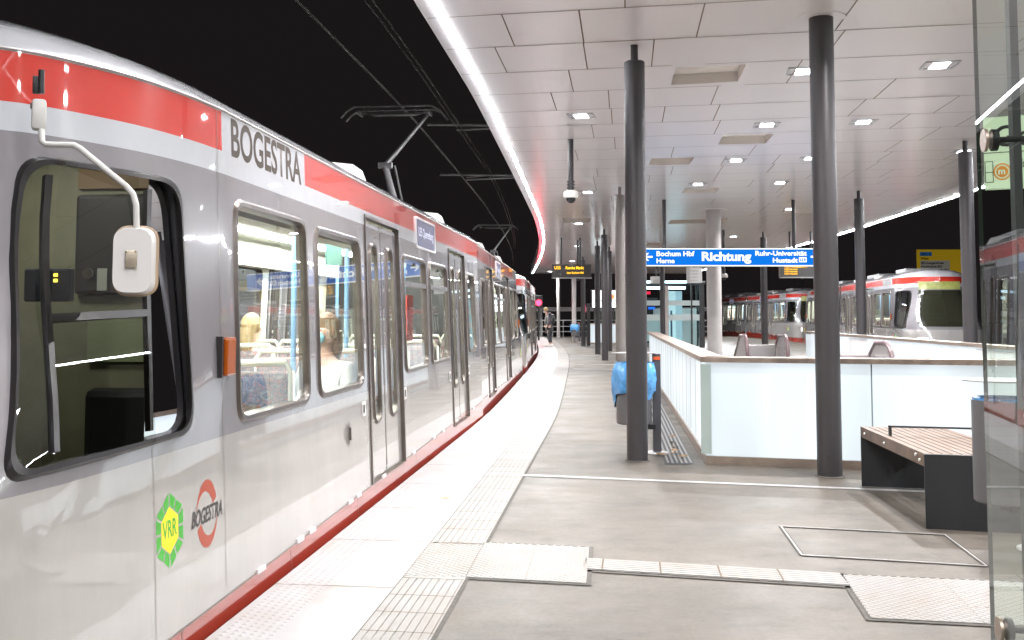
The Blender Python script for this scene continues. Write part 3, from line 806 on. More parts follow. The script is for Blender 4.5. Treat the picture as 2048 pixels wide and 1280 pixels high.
btext('Gesundheitscampus', .08, .42, .30); btext('Markstraße', .24, .20, .12); btext('Gesundheits-', 1.05, .20, .12); btext('campus', 1.15, .07, .12); btext('Ausgang', 1.85, .12, .15)
k = MB().add([(0, .355, .003), (2.6, .355, .003), (2.6, .363, .003), (0, .363, .003)], [(0, 1, 2, 3)])
for a, b, c_, d in ((.005, .06, .07, .27),):
    for (x0, x1, y0, y1) in ((a, c_, b, b + .006), (a, c_, d, d + .006), (a, c_, .16, .166), (a, a + .006, b, d), (c_, c_ + .006, b, d + .006)):
        k.add([(x0, y0, .003), (x1, y0, .003), (x1, y1, .003), (x0, y1, .003)], [(0, 1, 2, 3)])
k.build('ruled_line', M_BTXT, sb, M=fmB)
k = MB(); nn = 28
for r0, r1 in ((.062, .075), (0, .05)):
    vs = [(.15 + r * math.cos(2 * PI * i / nn), .165 + r * 1.15 * math.sin(2 * PI * i / nn), .003) for r in (r0, r1) for i in range(nn)]
    k.add(vs, [(i, (i + 1) % nn, nn + (i + 1) % nn, nn + i) for i in range(nn)])
k.build('round_emblem', mat('emblem_orange', (.85, .33, .05), .5), sb, M=fmB)
link('lettering', text_mesh('m', .09, M_BOARD, .9, .003), sb, fmB @ Matrix.Translation((.115, .14, .005)))
for hx_, hy_ in ((3.9, 7.38), (5.0, 6.85)): MB().box((hx_, hy_, 3.53), (.05, .05, 1.32)).build('hanger', M_BLACK, sb)

# ------------------------------------------------------------------ blue direction sign
sg = thing('direction_sign', 'long backlit blue direction sign hanging across the platform', 'sign', (0, 0, 0))
SYg = 24.9
def pxz(x, y, Y):   # photo pixel at depth Y -> X, Z
    cth, sth = math.cos(TH), math.sin(TH); u = (x - 1024) / F; v_ = (CY - y) / F; t_ = Y / (cth - v_ * sth)
    return u * t_, H + (sth + v_ * cth) * t_
X0, zt = pxz(1266, 496.5, SYg); X1, zb = pxz(1664, 532.5, SYg)
MB().box(((X0 + X1) / 2, SYg + .10, (zt + zb) / 2), (X1 - X0, .18, zt - zb)).build('casing', M_STEELL, sg)
MB().box(((X0 + X1) / 2, SYg, (zt + zb) / 2), (X1 - X0 - .01, .02, zt - zb - .05)).build('face', M_SIGNB, sg)
k = MB(); k.box(((X0 + X1) / 2, SYg - .004, zt - .015), (X1 - X0, .02, .022)); k.box(((X0 + X1) / 2, SYg - .004, zb + .015), (X1 - X0, .02, .022)); k.build('edge_light', M_SIGNW, sg)
fmS = frame_M((0, SYg - .0125, 0), (1, 0, 0), (0, 0, 1))
def stext(s_, px, py, hpx, align='LEFT', xs=1.0, offset=.010, wpx=None, parent=sg, Y=SYg, m=M_SIGNW, M0=None):
    x, z = pxz(px, py, Y); size = hpx / F * Y / .70   # hpx = cap height in photo px
    me = text_mesh(s_, size, m, 1.0, size * offset * 3, 'LEFT'); 
    x0 = min(v_.co.x for v_ in me.vertices); x1 = max(v_.co.x for v_ in me.vertices)
    W_ = wpx / F * Y; sx = W_ / (x1 - x0)
    Mx = frame_M((x - x0 * sx, Y - .0125, z), (1, 0, 0), (0, 0, 1)) @ Matrix.Diagonal((sx, 1, 1, 1))
    return link('lettering', me, parent, Mx)
stext('Bochum Hbf', 1313, 512, 9.5, wpx=76); stext('Herne', 1313, 526, 9, wpx=36)
stext('Richtung', 1403.5, 521, 17, wpx=99, offset=.012); stext('Ruhr-Universität', 1510.5, 511, 9.2, wpx=103); stext('Hustadt', 1545.5, 525, 9.2, wpx=50)
k = MB()
def srect(xa, ya, xb, yb, m_=0, d=0):
    a = pxz(xa, ya, SYg); b = pxz(xb, yb, SYg)
    k.add([(a[0], SYg - .0125 - d, b[1]), (b[0], SYg - .0125 - d, b[1]), (b[0], SYg - .0125 - d, a[1]), (a[0], SYg - .0125 - d, a[1])], [(0, 1, 2, 3)], m_)
srect(1597.5, 514.5, 1613, 524.5); k.build('line_plate', M_SIGNW, sg, fixn=False); k = MB()
srect(1292, 512, 1305, 515.5)
def spoly(pts):
    k.add([(pxz(a, b, SYg)[0], SYg - .0125, pxz(a, b, SYg)[1]) for a, b in pts], [tuple(range(len(pts)))])
spoly([(1286, 513.8), (1294, 506), (1298, 506), (1291, 513.8), (1298, 521.5), (1294, 521.5)]); k.build('arrow', M_SIGNW, sg, fixn=False); k = MB()
srect(1621, 511.5, 1636, 515.5); spoly([(1642, 513.8), (1634, 506), (1630, 506), (1637, 513.8), (1630, 521.5), (1634, 521.5)])
k.build('arrow', M_SIGNW, sg, fixn=False)
k = MB(); srect(1600, 516.5, 1602, 522.5, d=.003); srect(1604, 516.5, 1606, 522.5, d=.003); srect(1600, 521, 1606, 522.5, d=.003); srect(1608, 516.5, 1611, 522.5, d=.003); k.build('line_badge', M_SIGNB, sg, fixn=False)
for px in (1330, 1590):
    x, _ = pxz(px, 480, SYg); MB().cyl((x, SYg + .1), .045, zt, CZ, 14).build('hanger', M_COL, sg, smooth=True)

def display(px0, py0, px1, py1, Y, label, lines, rods, head=None):
    t = thing('departure_display', label, 'display', (0, 0, 0))
    a = pxz(px0, py0, Y); b = pxz(px1, py1, Y)
    MB().box(((a[0] + b[0]) / 2, Y + .15, (a[1] + b[1]) / 2), (b[0] - a[0], .28, a[1] - b[1]), bev=.01).build('casing', mat('display_case', (.03, .026, .024), .4), t)
    k = MB(); k.box(((a[0] + b[0]) / 2, Y + .0, b[1] - .01), (b[0] - a[0] + .02, .3, .03)); k.build('lower_rim', M_ALU, t)
    for s_, px, py, h_, w_ in lines: stext(s_, px, py, h_, wpx=w_, parent=t, Y=Y, m=M_AMBER, offset=.004)
    if head: stext(head[0], head[1], head[2], head[3], wpx=head[4], parent=t, Y=Y, m=M_ALU, offset=.002)
    for px in rods:
        x, _ = pxz(px, 480, Y); MB().cyl((x, Y + .15), .035, a[1] - .01, CZ, 12).build('hanger', M_COL, t, smooth=True)
    return t
display(1104.5, 528.5, 1182.5, 555.5, 37.3, 'dark departure display with amber lettering hanging over the white platform edge', [('U35', 1109, 538.5, 6, 12), ('Riemke Markt', 1131.5, 538.5, 6, 36), ('über Bochum Hbf', 1133.5, 547.5, 4.2, 34)], (1123, 1160.5), ('Gleis 1', 1137, 531.8, 2.6, 13))
display(1561.5, 531, 1668, 554.5, 34.5, 'dark departure display with amber lettering hanging below the right end of the blue sign', [('U35 Hustadt', 1569, 535, 3.2, 32), ('U35 Hustadt', 1569, 540, 3.2, 26), ('U35 Hustadt', 1569, 544.5, 3.2, 26), ('U35 Hustadt', 1569, 549, 3.2, 26), ('sofort', 1594, 535, 3.6, 20)], (1582, 1624))
def dome_camera(x, y, ztop, zcam, label, s=1.0):
    t = thing('dome_camera', label, 'camera', (x, y, 0))
    MB().cyl((0, 0), .043 * s, zcam + .12, ztop, 16).build('pole', M_COL, t, smooth=True)
    k = MB()
    for q in (0.19, .25, .31): k.cyl((0, 0), .062 * s, zcam + q * .8, zcam + q * .8 + .015, 20)
    k.build('cable_clamp', M_DARK, t)
    MB().lathe((0, 0, zcam), [(0, .13), (.07, .12), (.12, .09), (.125, .03), (.11, .0), (0, 0)], 30).build('housing', M_WHITEP, t, smooth=True)
    MB().lathe((0, 0, zcam), [(.075, .0), (.07, -.04), (.04, -.075), (0, -.085)], 24).build('lens', M_BLACK, t, smooth=True)
xx, zz = pxz(1142, 396, 16.35)
dome_camera(xx, 16.35, CZ, zz, 'white dome camera on a dark pole under the ceiling left of the nearest column')
xx, zz = pxz(1448, 555, 34)
dome_camera(xx, 34, CZ, zz, 'small far dome camera just right of the thick pale column')
xx, zz = pxz(1123, 557, 38.5)
dome_camera(xx + .6, 38.5, CZ, zz, 'tiny dome camera below the left departure display')

# ------------------------------------------------------------------ glass lift house beyond the stairwell
lh = thing('lift_house', 'glass lift house with frosted bands and bright light strips beyond the stairwell', 'lift house', (0, 0, 0))
LY = 47.0
def lx(px): return pxz(px, 600, LY)[0]
def lz(py): return pxz(1350, py, LY)[1]
xa, xb = lx(1262), lx(1411); za = lz(567)
M_LG = glass('lift_glass', (.70, .85, .85), 1.5)
for i, (p0, p1) in enumerate(((1262, 1325), (1337, 1382), (1383, 1402))):
    MB().add([(lx(p0), LY, .05), (lx(p1), LY, .05), (lx(p1), LY, za), (lx(p0), LY, za)], [(0, 1, 2, 3)]).build('pane', M_LG, lh)
MB().add([(lx(1402), LY, .05), (xb, LY + 2.2, .05), (xb, LY + 2.2, za), (lx(1402), LY, za)], [(0, 1, 2, 3)]).build('pane', M_LG, lh)
MB().box((lx(1331), LY, za / 2 - .05), (.26, .12, za - .1)).build('door_post', mat('lift_post', (.42, .38, .36), .35, .3), lh)
for z0_, z1_ in ((611, 601), (641, 629)):
    MB().box(((xa + lx(1402)) / 2, LY - .01, (lz(z0_) + lz(z1_)) / 2), (lx(1402) - xa, .014, lz(z1_) - lz(z0_))).build('frosted_band', mat('frosted_band', (.50, .58, .58), .5), lh)
k = MB()
for px, ww in ((1383, .07), (1403.5, .22), (1262, .1)): k.box((lx(px), LY + .02, za / 2), (ww, .1, za))
k.box(((xa + xb) / 2, LY + .02, za), (xb - xa, .12, .07)); k.box(((xa + xb) / 2, LY + 2.2, za), (xb - xa, .12, .07)); k.box((xb, LY + 2.2, za / 2), (.1, .1, za)); k.box((xa, LY + 2.2, za / 2), (.1, .1, za))
k.build('frame', M_BLACK, lh)
MB().box(((xa + xb) / 2, LY + 1.1, za + .08), (xb - xa, 2.3, .06)).build('roof', M_ALU, lh)
MB().box(((xa + xb) / 2 - .3, LY - .05, lz(564)), (xb - xa - .9, .04, .10)).build('light_strip', emis('cool_strip', (.55, .85, 1), 3), lh)
MB().box(((xa + xb) / 2 - .3, LY + 1.6, lz(574)), (xb - xa - .7, .3, .12)).build('light_strip', emis('cool_strip2', (.75, .93, 1), 2.5), lh)
MB().box((lx(1362), LY + 1.8, .9), (2.0, .05, 1.7)).build('lift_door', M_STEELL, lh)
MB().box((lx(1352), LY + 1.5, 1.35), (.42, .05, 2.4)).build('lit_panel', mat('lift_added_glow', (.3, .4, .42), .4, emit=.34, ecol=(.70, .92, 1)), lh)  # emissive panel added so the lift interior looks bright
MB().box((lx(1368), LY + 1.5, 1.35), (.30, .05, 2.4)).build('lit_panel', mat('lift_added_glow2', (.3, .4, .42), .4, emit=.22, ecol=(.60, .85, 1)), lh)  # second, weaker panel with added glow to brighten the interior
MB().box((lx(1300), LY + 1.7, .75), (1.3, .05, 1.0)).build('lower_panel', mat('lift_low', (.35, .42, .42), .4, emit=.12, ecol=(.75, .9, .95)), lh)
MB().box((lx(1308), LY + .8, lz(616)), (.30, .04, .10)).build('blue_screen', emis('lift_blue', (.02, .15, 1), .8), lh)
MB().box((lx(1301), LY + .8, lz(585)), (.20, .04, .12)).build('red_light', emis('lift_red', (1, .02, .06), .9), lh)
MB().box((lx(1300), LY + 1.9, 1.2), (1.2, .05, 2.1)).build('dark_panel', M_DARK, lh)
MB().box((lx(1347), LY + .7, .9), (.08, .05, 1.5)).build('blue_post', M_BLUEP, lh)
for (p0, p1, q0, q1, Y, lab) in ((1375, 1402, 535, 566, 44, 'grey box sign with faint lettering in front of the lift house top'), (1303, 1322, 553, 567, 45, 'smaller grey box sign at the left of the lift house top')):
    t = thing('box_sign', lab, 'sign', (0, 0, 0)); a = pxz(p0, q0, Y); b = pxz(p1, q1, Y)
    MB().box(((a[0] + b[0]) / 2, Y, (a[1] + b[1]) / 2), (b[0] - a[0], .35, a[1] - b[1]), .25, bev=.01).build('casing', mat('box_sign_grey', (.50, .49, .48), .5, emit=.12), t)
    MB().cyl(((a[0] + b[0]) / 2, Y), .04, a[1], CZ, 12).build('hanger', M_COL, t)
    for j in range(4): stext(('Ausgang', 'Markstraße', 'Gesundheits-', 'campus')[j], p0 + 4, q0 + 8 + j * (q1 - q0 - 6) / 4, (q1 - q0) / 9, wpx=(p1 - p0) * .6, parent=t, Y=Y - .28, m=M_ALU, offset=0)
# info pillar with a pink panel, far left
t = thing('info_pillar', 'slim dark information pillar with a pink panel between the far columns', 'pillar', (3.62, 49.8, 0))
MB().box((0, 0, 1.0), (.16, .12, 2.0), bev=.01).build('pillar', M_COL, t)
MB().box((-.22, 0, 1.75), (.18, .04, .34)).build('pink_panel', mat('pink_panel', (.75, .06, .15), .5, emit=.4), t)
# bright advert showcase far behind the thin columns
t = thing('showcase', 'bright lit white showcase with an orange mark far behind the thin columns', 'showcase', (4.9, 56, 0))
MB().box((0, 0, 2.3), (1.35, .2, 1.0), bev=.02).build('casing', M_BLACK, t)
MB().box((0, -.11, 2.3), (1.25, .02, .9)).build('face', emis('showcase_white', (.85, .95, 1), 1.6), t)
MB().tube([(.42, -.121, 2.42), (.42, -.126, 2.42)], .14, 20).build('orange_mark', emis('showcase_orange', (1, .2, .06), 1.2), t)
MB().box((0, -.12, 2.2), (1.25, .02, .05)).build('bar', M_BLACK, t)
MB().cyl((-.5, 0), .05, 0, 1.85, 12).cyl((.5, 0), .05, 0, 1.85, 12).build('leg', M_BLACK, t)
# railing and dark wall at the far end
t = thing('end_railing', 'dark metal railing closing the far end of the platform', 'railing', (0, 70, 0))
k = MB()
for i in range(18): k.bar((1.3 + i * .7, 0, 0), (1.3 + i * .7, 0, 1.1), .05, .05)
for zz in (.35, .7, 1.1): k.bar((1.3, 0, zz), (13.5, 0, zz), .04, .05)
k.build('rail', M_ALU, t)
k = MB().bar((1.5, 73, 1.85), (14, 73, 1.85), .2, .28); k.bar((2, 73.2, -1), (2, 73.2, 2), .19, .19); k.bar((13, 73.2, -1), (13, 73.2, 2), .19, .19)
tag(k.build('crossbeam', mat('beam_grey', (.22, .2, .2), .6)), 'long grey beam crossing the dark gap at the far end', 'beam')

# red track signal
t = thing('track_signal', 'track signal glowing bright red beside the far tram', 'signal', (1.52, 60, 0))
MB().cyl((0, 0), .05, -1.0, 2.3, 14).build('mast', M_BLACK, t)
MB().box((0, 0, 2.2), (.46, .16, .75), bev=.03).build('head', M_BLACK, t)
MB().lathe((0, 0, 0), [(0, 0), (.17, 0)], 24).build('red_lens', emis('signal_red', (1, .012, .03), 9), t, M=Matrix.Translation((0, -.085, 2.15)) @ Matrix.Rotation(PI / 2, 4, 'X'))
l_ = bpy.data.lights.new('signal_glow', 'SPOT'); l_.energy = 40; l_.color = (1, .03, .06); l_.shadow_soft_size = .1; l_.spot_size = math.radians(120)
lo = bpy.data.objects.new('signal_glow', l_); COL.objects.link(lo); lo.parent = t; lo.location = (0, -.2, 2.15); lo.rotation_euler = (-PI / 2, 0, 0)

# ------------------------------------------------------------------ yellow road sign beyond the right track
t = thing('road_sign', 'large yellow road direction sign with a white panel in the dark at the right', 'sign', (0, 0, 0))
RY = 62
def rxz(px, py): return pxz(px, py, RY)
a = rxz(1834, 499); b = rxz(1932, 552)
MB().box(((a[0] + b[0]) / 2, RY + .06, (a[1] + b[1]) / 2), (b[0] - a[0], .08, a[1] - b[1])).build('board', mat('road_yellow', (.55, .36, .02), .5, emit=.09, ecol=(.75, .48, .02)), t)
def rrc(x0, y0, x1, y1, name, m_, o_=.0):
    p, q = rxz(x0, y0), rxz(x1, y1)
    MB().box(((p[0] + q[0]) / 2, RY + .01 - o_, (p[1] + q[1]) / 2), (q[0] - p[0], .02, p[1] - q[1])).build(name, m_, t)
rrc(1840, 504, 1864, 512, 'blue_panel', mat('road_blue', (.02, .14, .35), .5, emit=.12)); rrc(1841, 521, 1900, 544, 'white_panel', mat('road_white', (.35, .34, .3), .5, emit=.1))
M_RT = mat('road_text', (.015, .015, .02), .6)
for s_, px, py, h_, w_ in (('U35', 1842, 511, 5, 11), ('A', 1857, 511, 5, 5)): stext(s_, px, py, h_, wpx=w_, parent=t, Y=RY - .01, m=M_SIGNW if 0 else mat('road_lt', (.4, .5, .6), .5), offset=.01)
for s_, px, py, h_, w_ in (('Witten', 1841, 519, 4.5, 16), ('BO-Langendreer', 1842.5, 528, 4.5, 46), ('Hochschule BO', 1842.5, 535, 4.5, 42), ('Ruhr-Universität BO', 1842.5, 542, 4.5, 55)): stext(s_, px, py, h_, wpx=w_, parent=t, Y=RY - .01, m=M_RT, offset=.01)
k = MB()
for px in (1850, 1918): k.cyl((rxz(px, 520)[0], RY + .2), .08, -1, a[1], 14)
k.build('mast', M_ALU, t)
k = MB().tube([(24.4, 88, -1), (24.2, 88, 9)], [.16, .09], 12); tag(k.build('lamp_post', M_ALU), 'thin unlit pole standing in the dark beyond the right hand tram', 'pole')

# ------------------------------------------------------------------ trams
W = 1.2
TB = [(0, 0, -9.95), (.7, 0, -10.65), (1.25, 0, -11.2), (1.85, .04, -11.8), (2.2, .2, -12.1), (2.6, .55, -12.25), (3.3, 1.2, -12.3)]
TT = [(0, 0, -9.95), (.35, .03, -10.3), (.7, .10, -10.65), (1.0, .205, -10.92), (1.25, .33, -11.15), (1.55, .5, -11.3), (2.2, .75, -11.42), (2.6, .95, -11.46), (3.3, 1.2, -11.5)]
_L = {}
def lut(tab, q):
    q = min(max(q, 0), tab[-1][0])
    key = id(tab)
    if key not in _L: _L[key] = ([(t_[0], t_[1]) for t_ in tab], [(t_[0], t_[2]) for t_ in tab])
    return interp(_L[key][0], q), interp(_L[key][1], q)
def PS(s, z, d=0, sgn=1):   # s = -(distance behind the joint), wraps round the nose below -9.95
    def raw(s, z):
        if s >= -9.95: return Vector((W - .04 * z, s, z))
        q = -9.95 - s; t = min(1, max(0, (z - .7) / 1.65)); t = t * t * (3 - 2 * t)
        b = lut(TB, q); u = lut(TT, q); ins = b[0] * (1 - t) + u[0] * t; y = b[1] * (1 - t) + u[1] * t
        return Vector(((W - .04 * z) * (1 - ins / 1.2), y, z))
    p = raw(s, z)
    if d:
        ds = raw(s + .02, z) - raw(s - .02, z); dz = raw(s, z + .02) - raw(s, z - .02)
        p = p + ds.cross(dz).normalized() * d
    return (p.x * sgn, p.y, p.z)
def ringpart(loops, sgn, name, m, close=True):
    # loops: list of (pts2d, d)
    k = MB(); n_ = len(loops[0][0]); vs = [PS(p[0], p[1], d, sgn) for pts, d in loops for p in pts]
    k.add(vs, [(i * n_ + j, i * n_ + (j + 1) % n_, (i + 1) * n_ + (j + 1) % n_, (i + 1) * n_ + j) for i in range(len(loops) - 1) for j in range(n_)])
    return k.mesh(name, m, smooth=True)
def panepart(pts, d, sgn, m, name='pane'):
    c = (sum(p[0] for p in pts) / len(pts), sum(p[1] for p in pts) / len(pts)); k = MB(); n_ = len(pts)
    vs = []
    for f_ in (1, .66, .33): vs += [PS(c[0] + (p[0] - c[0]) * f_, c[1] + (p[1] - c[1]) * f_, d, sgn) for p in pts]
    vs.append(PS(c[0], c[1], d, sgn))
    fs = [(i * n_ + j, i * n_ + (j + 1) % n_, (i + 1) * n_ + (j + 1) % n_, (i + 1) * n_ + j) for i in range(2) for j in range(n_)] + [(2 * n_ + j, 2 * n_ + (j + 1) % n_, 3 * n_) for j in range(n_)]
    k.add(vs, fs); return k.mesh(name, m, smooth=True, fixn=True)
WINS = [(-9.82, -8.56, .905, 2.045, 0), (-8.34, -7.13, .915, 2.03, 0), (-5.48, -4.29, .92, 2.01, 1), (-4.08, -2.90, .93, 2.01, 1), (-1.22, -.50, .96, 2.005, 0)]
DOORS = [(-6.94, -5.64), (-2.71, -1.40)]
CABW = [(-10.43, .945), (-10.43, 2.04), (-11.26, 2.04), (-11.79, .93)]
def outset(corners, e):
    c = (sum(p[0] for p in corners) / 4, sum(p[1] for p in corners) / 4)
    return [(p[0] + math.copysign(e, p[0] - c[0]), p[1] + math.copysign(e, p[1] - c[1])) for p in corners]
PARTS = []   # (name, mesh, [(subname, mesh)], label)
def make_half():
    cutsx = [-9.95, -9.90] + [-9.95 - .11 * i for i in range(1, 30)]; cutsy = [.3, .7, .9, 1.1, 1.35, 1.6, 1.85, 2.1, 2.3]
    for sgn in (1, -1):
        holes = []
        for (a, b, c_, d_, kind) in WINS: holes.append(rrect(a + .02, b - .02, c_ + .02, d_ - .02, .10))
        for a, b in DOORS: holes.append([(a, .14), (b, .14), (b, 2.235), (a, 2.235)])
        holes.append(rpoly(outset(CABW, -.02), .12, 5, 3))
        outer = [(-13.25, -.36), (0, -.36), (0, 2.48), (-13.25, 2.48)]
        v, f = fill2d(outer, holes, cutsx, cutsy)
        k = MB().add([PS(p[0], p[1], 0, sgn) for p in v], f); PARTS.append(('body_side', k.mesh('body_side', LIV, smooth=True), [], None))
        keep = [fc for fc in f if all(v[i][0] > -10.0 for i in fc)]
        k = MB().add([PS(p[0], p[1], -.05, sgn) for p in v], keep, 0); 
        keep2 = [fc for fc in f if not all(v[i][0] > -10.0 for i in fc) and all(v[i][1] < 2.49 for i in fc)]
        k.add([PS(p[0], p[1], -.05, sgn) for p in v], keep2, 1)
        PARTS.append(('interior_lining', k.mesh('interior_lining', [M_CREAM, M_CABIN]), [], None))
        for (a, b, c_, d_, kind) in WINS:
            o1 = rrect(a - .012, b + .012, c_ - .012, d_ + .012, .125); o2 = rrect(a + .004, b - .004, c_ + .004, d_ - .004, .115); o3 = rrect(a + .024, b - .024, c_ + .024, d_ - .024, .10); o4 = rrect(a + .034, b - .034, c_ + .034, d_ - .034, .09)
            fm = ringpart([(o1, 0), (o2, .016), (o3, .014), (o4, -.004), (o4, -.05)], sgn, 'window_frame', M_FRAME)
            subs = [('pane', panepart(o4, -.008, sgn, M_GLASS))]
            if kind:
                k = MB(); zt_ = c_ + (d_ - c_) * .735
                k.add([PS(a + .03, zt_, .012, sgn), PS(b - .03, zt_, .012, sgn), PS(b - .03, zt_ + .045, .012, sgn), PS(a + .03, zt_ + .045, .012, sgn), PS(a + .03, zt_, -.03, sgn), PS(b - .03, zt_, -.03, sgn), PS(b - .03, zt_ + .045, -.03, sgn), PS(a + .03, zt_ + .045, -.03, sgn)], [(0, 1, 2, 3), (7, 6, 5, 4), (0, 4, 5, 1), (2, 6, 7, 3)])
                subs.append(('transom', k.mesh('transom', M_FRAME)))
                kk_ = MB(); q = PS((a + b) / 2, d_ - .07, -.0, sgn); kk_.box(q, (.02, .07, .03)); subs.append(('latch', kk_.mesh('latch', M_DARK)))
            PARTS.append(('window', fm, subs, None))
        # cab window
        o1 = rpoly(outset(CABW, .012), .15, 6, 8); o2 = rpoly(outset(CABW, .0), .14, 6, 8); o3 = rpoly(outset(CABW, -.018), .125, 6, 8); o4 = rpoly(outset(CABW, -.030), .115, 6, 8)
        fm = ringpart([(o1, 0), (o2, .022), (o3, .020), (o4, .0), (o4, -.05)], sgn, 'cab_window_frame', M_FRAMED)
        subs = []
        def clip(poly, p, q, keep):
            out = []
            def sd(v_): return ((q[0] - p[0]) * (v_[1] - p[1]) - (q[1] - p[1]) * (v_[0] - p[0])) * keep
            for i in range(len(poly)):
                a_, b_ = poly[i - 1], poly[i]; da, db = sd(a_), sd(b_)
                if (da >= 0) != (db >= 0):
                    t_ = da / (da - db); out.append((a_[0] + (b_[0] - a_[0]) * t_, a_[1] + (b_[1] - a_[1]) * t_))
                if db >= 0: out.append(b_)
            return out
        l1, l2 = ((-11.17, 2.0), (-11.50, .97)), ((-10.63, 2.0), (-10.80, .97))
        for pi_, pg in enumerate((clip(o4, *l1, -1), clip(clip(o4, *l1, 1), *l2, -1), clip(o4, *l2, 1))):
            if len(pg) < 3: continue
            if min(x_[0] for x_ in pg) < -11.6 and max(x_[0] for x_ in pg) < -11.0:
                lo_, hi_ = min(x_[1] for x_ in pg) + 1e-4, max(x_[1] for x_ in pg) - 1e-4; k = MB(); nr, nc = 26, 5; vs = []
                for j in range(nr + 1):
                    zq = lo_ + (hi_ - lo_) * j / nr; cr_ = []
                    for i in range(len(pg)):
                        a_, b_ = pg[i - 1], pg[i]
                        if (a_[1] - zq) * (b_[1] - zq) <= 0 and a_[1] != b_[1]: cr_.append(a_[0] + (b_[0] - a_[0]) * (zq - a_[1]) / (b_[1] - a_[1]))
                    vs += [PS(min(cr_) + (max(cr_) - min(cr_)) * i / nc, zq, -.012, sgn) for i in range(nc + 1)]
                k.add(vs, [(j * (nc + 1) + i, j * (nc + 1) + i + 1, (j + 1) * (nc + 1) + i + 1, (j + 1) * (nc + 1) + i) for j in range(nr) for i in range(nc)])
                subs.append(('pane', k.mesh('pane', M_CABGLASS, smooth=True))); continue
            P3_ = [Vector(PS(x_[0], x_[1], -.02, sgn)) for x_ in pg]; c_ = sum(P3_, Vector()) / len(P3_); nn2 = Vector()
            for i in range(len(P3_)): nn2 += (P3_[i - 1] - c_).cross(P3_[i] - c_)
            nn2.normalize(); k = MB().add([p_ - nn2 * nn2.dot(p_ - c_) for p_ in P3_], [tuple(range(len(P3_)))])
            subs.append(('pane', k.mesh('pane', M_CABGLASS)))
        k = MB()
        def mull(sa, za, sb_, zb_, w_):
            n_ = 6; vs = []
            for i in range(n_ + 1):
                t_ = i / n_; s_ = sa + (sb_ - sa) * t_; z_ = za + (zb_ - za) * t_
                if abs(sb_ - sa) < abs(zb_ - za): offs = ((w_ / 2, 0), (-w_ / 2, 0))
                else: offs = ((0, w_ / 2), (0, -w_ / 2))
                for ox_, oz_ in offs:
                    for d_ in (.002, -.022): vs.append(PS(s_ + ox_, z_ + oz_, d_, sgn))
            fs = []
            for i in range(n_):
                b_ = i * 4
                fs += [(b_, b_ + 4, b_ + 6, b_ + 2), (b_, b_ + 1, b_ + 5, b_ + 4), (b_ + 2, b_ + 6, b_ + 7, b_ + 3), (b_ + 1, b_ + 3, b_ + 7, b_ + 5)]
            k.add(vs, fs)
        mull(-11.17, 2.0, -11.50, .97, .034); mull(-10.63, 2.0, -10.80, .97, .030); mull(-11.34, 1.44, -10.72, 1.46, .03)
        subs.append(('mullion', k.mesh('mullion', M_FRAMED)))
        PARTS.append(('cab_window', fm, subs, None))
        # doors
        for a, b in DOORS:
            mid = (a + b) / 2
            fr1 = [(a - .008, .14), (b + .006, .14), (b + .006, 2.242), (a - .008, 2.242)]; fr2 = [(a + .026, .14), (b - .010, .14), (b - .010, 2.222), (a + .026, 2.222)]
            PARTS.append(('door_frame', ringpart([(fr1, .001), (fr1, .012), (fr2, .010), (fr2, -.05)], sgn, 'door_frame', M_FRAME), [], None))
            for (l0, l1) in ((a + .055, mid - .022), (mid + .022, b - .03)):
                c0 = (l0 + l1) / 2; hw = .14
                ov = rrect(c0 - hw, c0 + hw, .57, 2.04, .28, 8)
                v2, f2 = fill2d(rrect(l0, l1, .155, 2.195, .05, 3), [rrect(c0 - hw + .01, c0 + hw - .01, .58, 2.03, .28, 8)])
                lk = MB().add([PS(p[0], p[1], -.022, sgn) for p in v2], f2)
                for xx_ in (l0, l1):
                    lk.add([PS(xx_, .2, -.022, sgn), PS(xx_, 2.15, -.022, sgn), PS(xx_, 2.15, -.055, sgn), PS(xx_, .2, -.055, sgn)], [(0, 1, 2, 3)])
                fi = rrect(c0 - hw + .03, c0 + hw - .03, .60, 2.01, .24, 8)
                fm_ = rrect(c0 - hw + .012, c0 + hw - .012, .582, 2.028, .27, 8)
                PARTS.append(('door_leaf', lk.mesh('door_leaf', LIV), [('window_frame', ringpart([(ov, -.022), (fm_, -.003), (fi, -.006), (fi, -.05)], sgn, 'oval_frame', M_FRAME)), ('pane', panepart(fi, -.02, sgn, M_GLASS))], None))
            k = MB().add([PS(mid - .024, .155, -.03, sgn), PS(mid + .024, .155, -.03, sgn), PS(mid + .024, 2.2, -.03, sgn), PS(mid - .024, 2.2, -.03, sgn)], [(0, 1, 2, 3)])
            k.add([PS(a + .018, .15, -.02, sgn), PS(a + .062, .15, -.02, sgn), PS(a + .062, 2.215, -.02, sgn), PS(a + .018, 2.215, -.02, sgn)], [(0, 1, 2, 3)])
            PARTS.append(('door_seal', k.mesh('door_seal', M_DARK), [], None))
            for s0 in ((a - .20, .74), (b + .10, .74)):
                k = MB()
                k.add([PS(s0[0] - .06, s0[1] - .055, .004, sgn), PS(s0[0] + .06, s0[1] - .055, .004, sgn), PS(s0[0] + .06, s0[1] + .055, .004, sgn), PS(s0[0] - .06, s0[1] + .055, .004, sgn)], [(0, 1, 2, 3)], 0)
                k.add([PS(s0[0] - .03, s0[1] - .03, .007, sgn), PS(s0[0] + .02, s0[1] - .03, .007, sgn), PS(s0[0] + .02, s0[1] + .03, .007, sgn), PS(s0[0] - .03, s0[1] + .03, .007, sgn)], [(0, 1, 2, 3)], 1)
                PARTS.append(('door_button', k.mesh('door_button', [M_WHITEP, M_DARK]), [], None))
